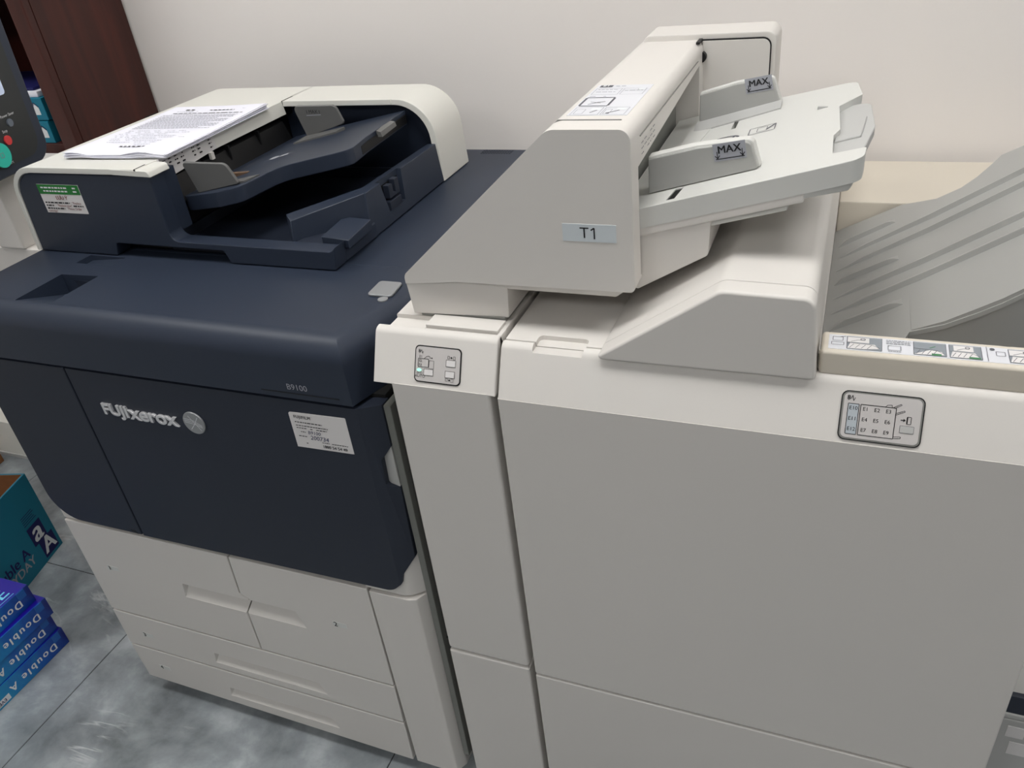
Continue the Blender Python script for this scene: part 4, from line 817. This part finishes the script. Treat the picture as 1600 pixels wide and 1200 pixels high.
# ------------------------------------------------------------------ bookcase in the corner with wrapped paper
B_ = Thing('bookcase', 'dark reddish-brown wooden bookcase standing against the wall', 'bookcase', (-1.9, 0.77, 0))
B_.add('side_panel', box(-1.70, -1.661, 0.642, 0.895, 0.0, 2.1, 0.002), 'wood')
B_.add('front_stile', box(-1.708, -1.661, 0.622, 0.6415, 0.0, 2.1, 0.003), 'wood')
B_.add('side_panel', box(-2.14, -2.10, 0.642, 0.895, 0.0, 2.1, 0.002), 'wood')
B_.add('front_stile', box(-2.14, -2.093, 0.622, 0.6415, 0.0, 2.1, 0.003), 'wood')
B_.add('back_board', box(-2.10, -1.70, 0.885, 0.895, 0.0, 2.1), 'wood', smooth=False)
for zs in (0.06, 0.40, 0.74, 1.02, 1.36, 1.72, 2.07):
    B_.add('shelf', box(-2.0995, -1.7005, 0.645, 0.8845, zs, zs + 0.025, 0.001, 1), 'wood')
sl = [(1.045, 'lower teal paper ream on the bookcase shelf', 'teal'), (1.098, 'upper teal paper ream on the bookcase shelf', 'teal')]
for q, (zb, lab, mt) in enumerate(sl):
    t = Thing('paper_ream', lab, 'paper ream', (-1.92, 0.76, zb))
    t.add('wrapper', box(-2.06, -1.765 + q * 0.004, 0.652 + q * 0.003, 0.86, zb, zb + 0.0515, 0.002), mt)
    ink(t, 'wrapper_logo', 'ink_white', (-1.79, 0.652 + q * 0.003, zb + 0.027), FRONT, [('p', [(-0.012, -0.014), (0.012, -0.014), (0.012, 0.004), (0.0, 0.014)])])
    ink(t, 'wrapper_mark', 'ink_navy', (-1.79, 0.652 + q * 0.003, zb + 0.027), FRONT, [('l', [(-0.013, -0.014), (0.0, 0.014), (0.012, 0.004)], 0.003)])
single('paper_bundle', box(-2.05, -1.772, 0.66, 0.86, 1.1497, 1.163, 0.003), 'sheet', 'thin white bundle on the teal reams in the bookcase', 'papers', (-1.92, 0.76, 1.1497))
single('folder', box(-2.05, -1.79, 0.67, 0.86, 1.163, 1.170, 0.002), 'ink_navy', 'flat dark blue folder topmost on the bookcase shelf', 'folder', (-1.92, 0.76, 1.163))

# ------------------------------------------------------------------ things on the floor at the left
for i, (dx, ye, rz) in enumerate(((0.0, 0.045, 0.00), (-0.002, 0.041, 0.012), (0.001, 0.046, -0.01), (-0.006, 0.034, 0.015))):
    zb = i * 0.0522
    lab = ['blue wrapped paper ream at the bottom of the floor stack', 'blue wrapped paper ream second from the bottom of the floor stack', 'blue wrapped paper ream third from the bottom of the floor stack', 'blue wrapped paper ream on top of the floor stack, violet upper face'][i]
    # ream local frame: origin at its front right bottom corner; local y 0..0.297 runs back
    ox, oy = -1.648 + dx, ye - 0.297
    t = Thing('paper_ream', lab, 'paper ream', (0, 0, 0), 'blue paper reams stacked on the floor')
    wr = t.add('wrapper', box(-0.21, 0.0, 0.0, 0.297, 0.0, 0.052, 0.0015), 'ream')
    t.add('wrapper_top', slab((0, 0, 0.052), TOP, [(-0.208, 0.002), (-0.002, 0.002), (-0.002, 0.295), (-0.208, 0.295)], 0.0003), 'ream_top', wr, smooth=False)
    t.add('end_fold', box(-0.002, 0.0010, 0.264, 0.284, 0.030, 0.0512), 'ream_fold', wr, smooth=False)
    fr = (Vector((0, -1, 0)), Vector((0, 0, -1)))
    ink(t, 'ream_print', 'ink_white', (0.0, 0.297, 0.026), fr, [('t', 'Double A', 0.030, 0.002, 0.027, 0.025, 'LEFT', 0.0, 1.28)], 0.0006, parent=wr)
    if i == 0:
        ink(t, 'ream_tag', 'ink_white', (0.0, 0.297, 0.026), fr, [('r', 0.170, 0.250, 0.004, 0.020)], 0.0006, parent=wr)
        ink(t, 'ream_tag_print', 'ink_navy', (0.0, 0.297, 0.026), fr, [('t', 'EVERYDAY', 0.210, 0.012, 0.0125, 0.02)], 0.0010, parent=wr)
    if i == 3:
        ink(t, 'top_print', 'ink_cyan', (-0.031, 0.264, 0.0523), (Y, -X), [('t', 'E', 0.0, 0.0, 0.05, 0.02, 'RIGHT'), ('l', [(-0.12, 0.0235), (0.002, 0.0235)], 0.0016), ('l', [(-0.12, -0.0235), (0.002, -0.0235)], 0.0016)], 0.0005, parent=wr)
        ink(t, 'top_corner', 'ink_cyan', (0, 0, 0.0523), TOP, [('p', [(-0.002, 0.10), (-0.002, 0.225), (-0.03, 0.10)])], 0.0004, parent=wr)
    t.o.location = (ox, oy, zb); t.o.rotation_euler = (0, 0, rz)
# teal carton, open at the top
K = Thing('cardboard_carton', 'open teal cardboard carton standing behind the blue paper reams', 'carton', (-1.963, 0.317, 0))
kg = Vector((0.262, -0.965, 0)).normalized(); kl = Vector((-0.965, -0.262, 0)).normalized(); kc = Vector((-1.963, 0.317, 0))
KD, KW, KH, kt = 0.31, 0.42, 0.255, 0.005
def kp(a, b, z): return kc + kg * a + kl * b + Z * z
def kbox(a0, a1, b0, b1, z0_, z1_): return hexa([kp(a0, b0, z0_), kp(a1, b0, z0_), kp(a1, b1, z0_), kp(a0, b1, z0_), kp(a0, b0, z1_), kp(a1, b0, z1_), kp(a1, b1, z1_), kp(a0, b1, z1_)])
wl = K.add('wall', kbox(0, KD, 0, kt, 0, KH), 'teal', smooth=False)
K.add('wall', kbox(0, KD, KW - kt, KW, 0, KH), 'teal', smooth=False)
K.add('wall', kbox(0, kt, kt, KW - kt, 0, KH), 'teal', smooth=False)
K.add('wall', kbox(KD - kt, KD, kt, KW - kt, 0, KH), 'teal', smooth=False)
for q in ((kt, KD - kt, kt, kt + 0.001), (kt, KD - kt, KW - kt - 0.001, KW - kt), (kt, kt + 0.001, kt + 0.001, KW - kt - 0.001), (KD - kt - 0.001, KD - kt, kt + 0.001, KW - kt - 0.001)):
    K.add('lining', kbox(*q, 0.006, KH), 'card', smooth=False, label='plain brown inside')
K.add('bottom', kbox(kt, KD - kt, kt, KW - kt, 0, 0.005), 'card', smooth=False)
KF = (-kg, Z)
ink(K, 'carton_logo', 'ink_navy', kc, KF, [('r', -0.085, -0.030, 0.065, 0.125), ('r', -0.070, -0.012, 0.010, 0.066)], 0.0006, parent=wl)
ink(K, 'carton_letters', 'ink_white', kc, KF, [('t', 'a', -0.058, 0.098, 0.085, 0.03, 'CENTER', 0.1), ('t', 'A', -0.040, 0.040, 0.070, 0.03)], 0.0009, parent=wl)
ink(K, 'carton_print', 'ink_navy', kc, KF, [('t', 'Double A', -0.110, 0.075, 0.044, 0.02, 'RIGHT')] + [('r', -0.085, -0.035 - 0.004 * (q % 3), 0.136 + q * 0.0065, 0.138 + q * 0.0065) for q in range(5)], 0.0006, parent=wl)
ink(K, 'carton_subtitle', 'ink_pale', kc, KF, [('t', 'EVERYDAY', -0.103, 0.043, 0.036, 0.02, 'RIGHT')], 0.0006, parent=wl)
# low white cabinet and flat cardboard further back
L_ = Thing('low_cabinet', 'low white cabinet base on the floor at the far left', 'cabinet', (-2.7, 0.75, 0))
L_.add('body', box(-3.3, -2.16, 0.605, 0.89, 0.0, 0.145, 0.003), 'white_cover')
L_.add('kick_strip', box(-3.3, -2.16, 0.6005, 0.6049, 0.0, 0.012), 'pale_grey', smooth=False)
cb = prism([(-2.505, 0.575), (-2.495, 0.515), (-2.80, 0.42), (-2.86, 0.56)], 'z', 0.0, 0.03, 0.002, 1)
single('flat_cardboard', cb, 'card', 'flat brown cardboard piece on the floor before the low cabinet', 'cardboard', (-2.65, 0.5, 0))
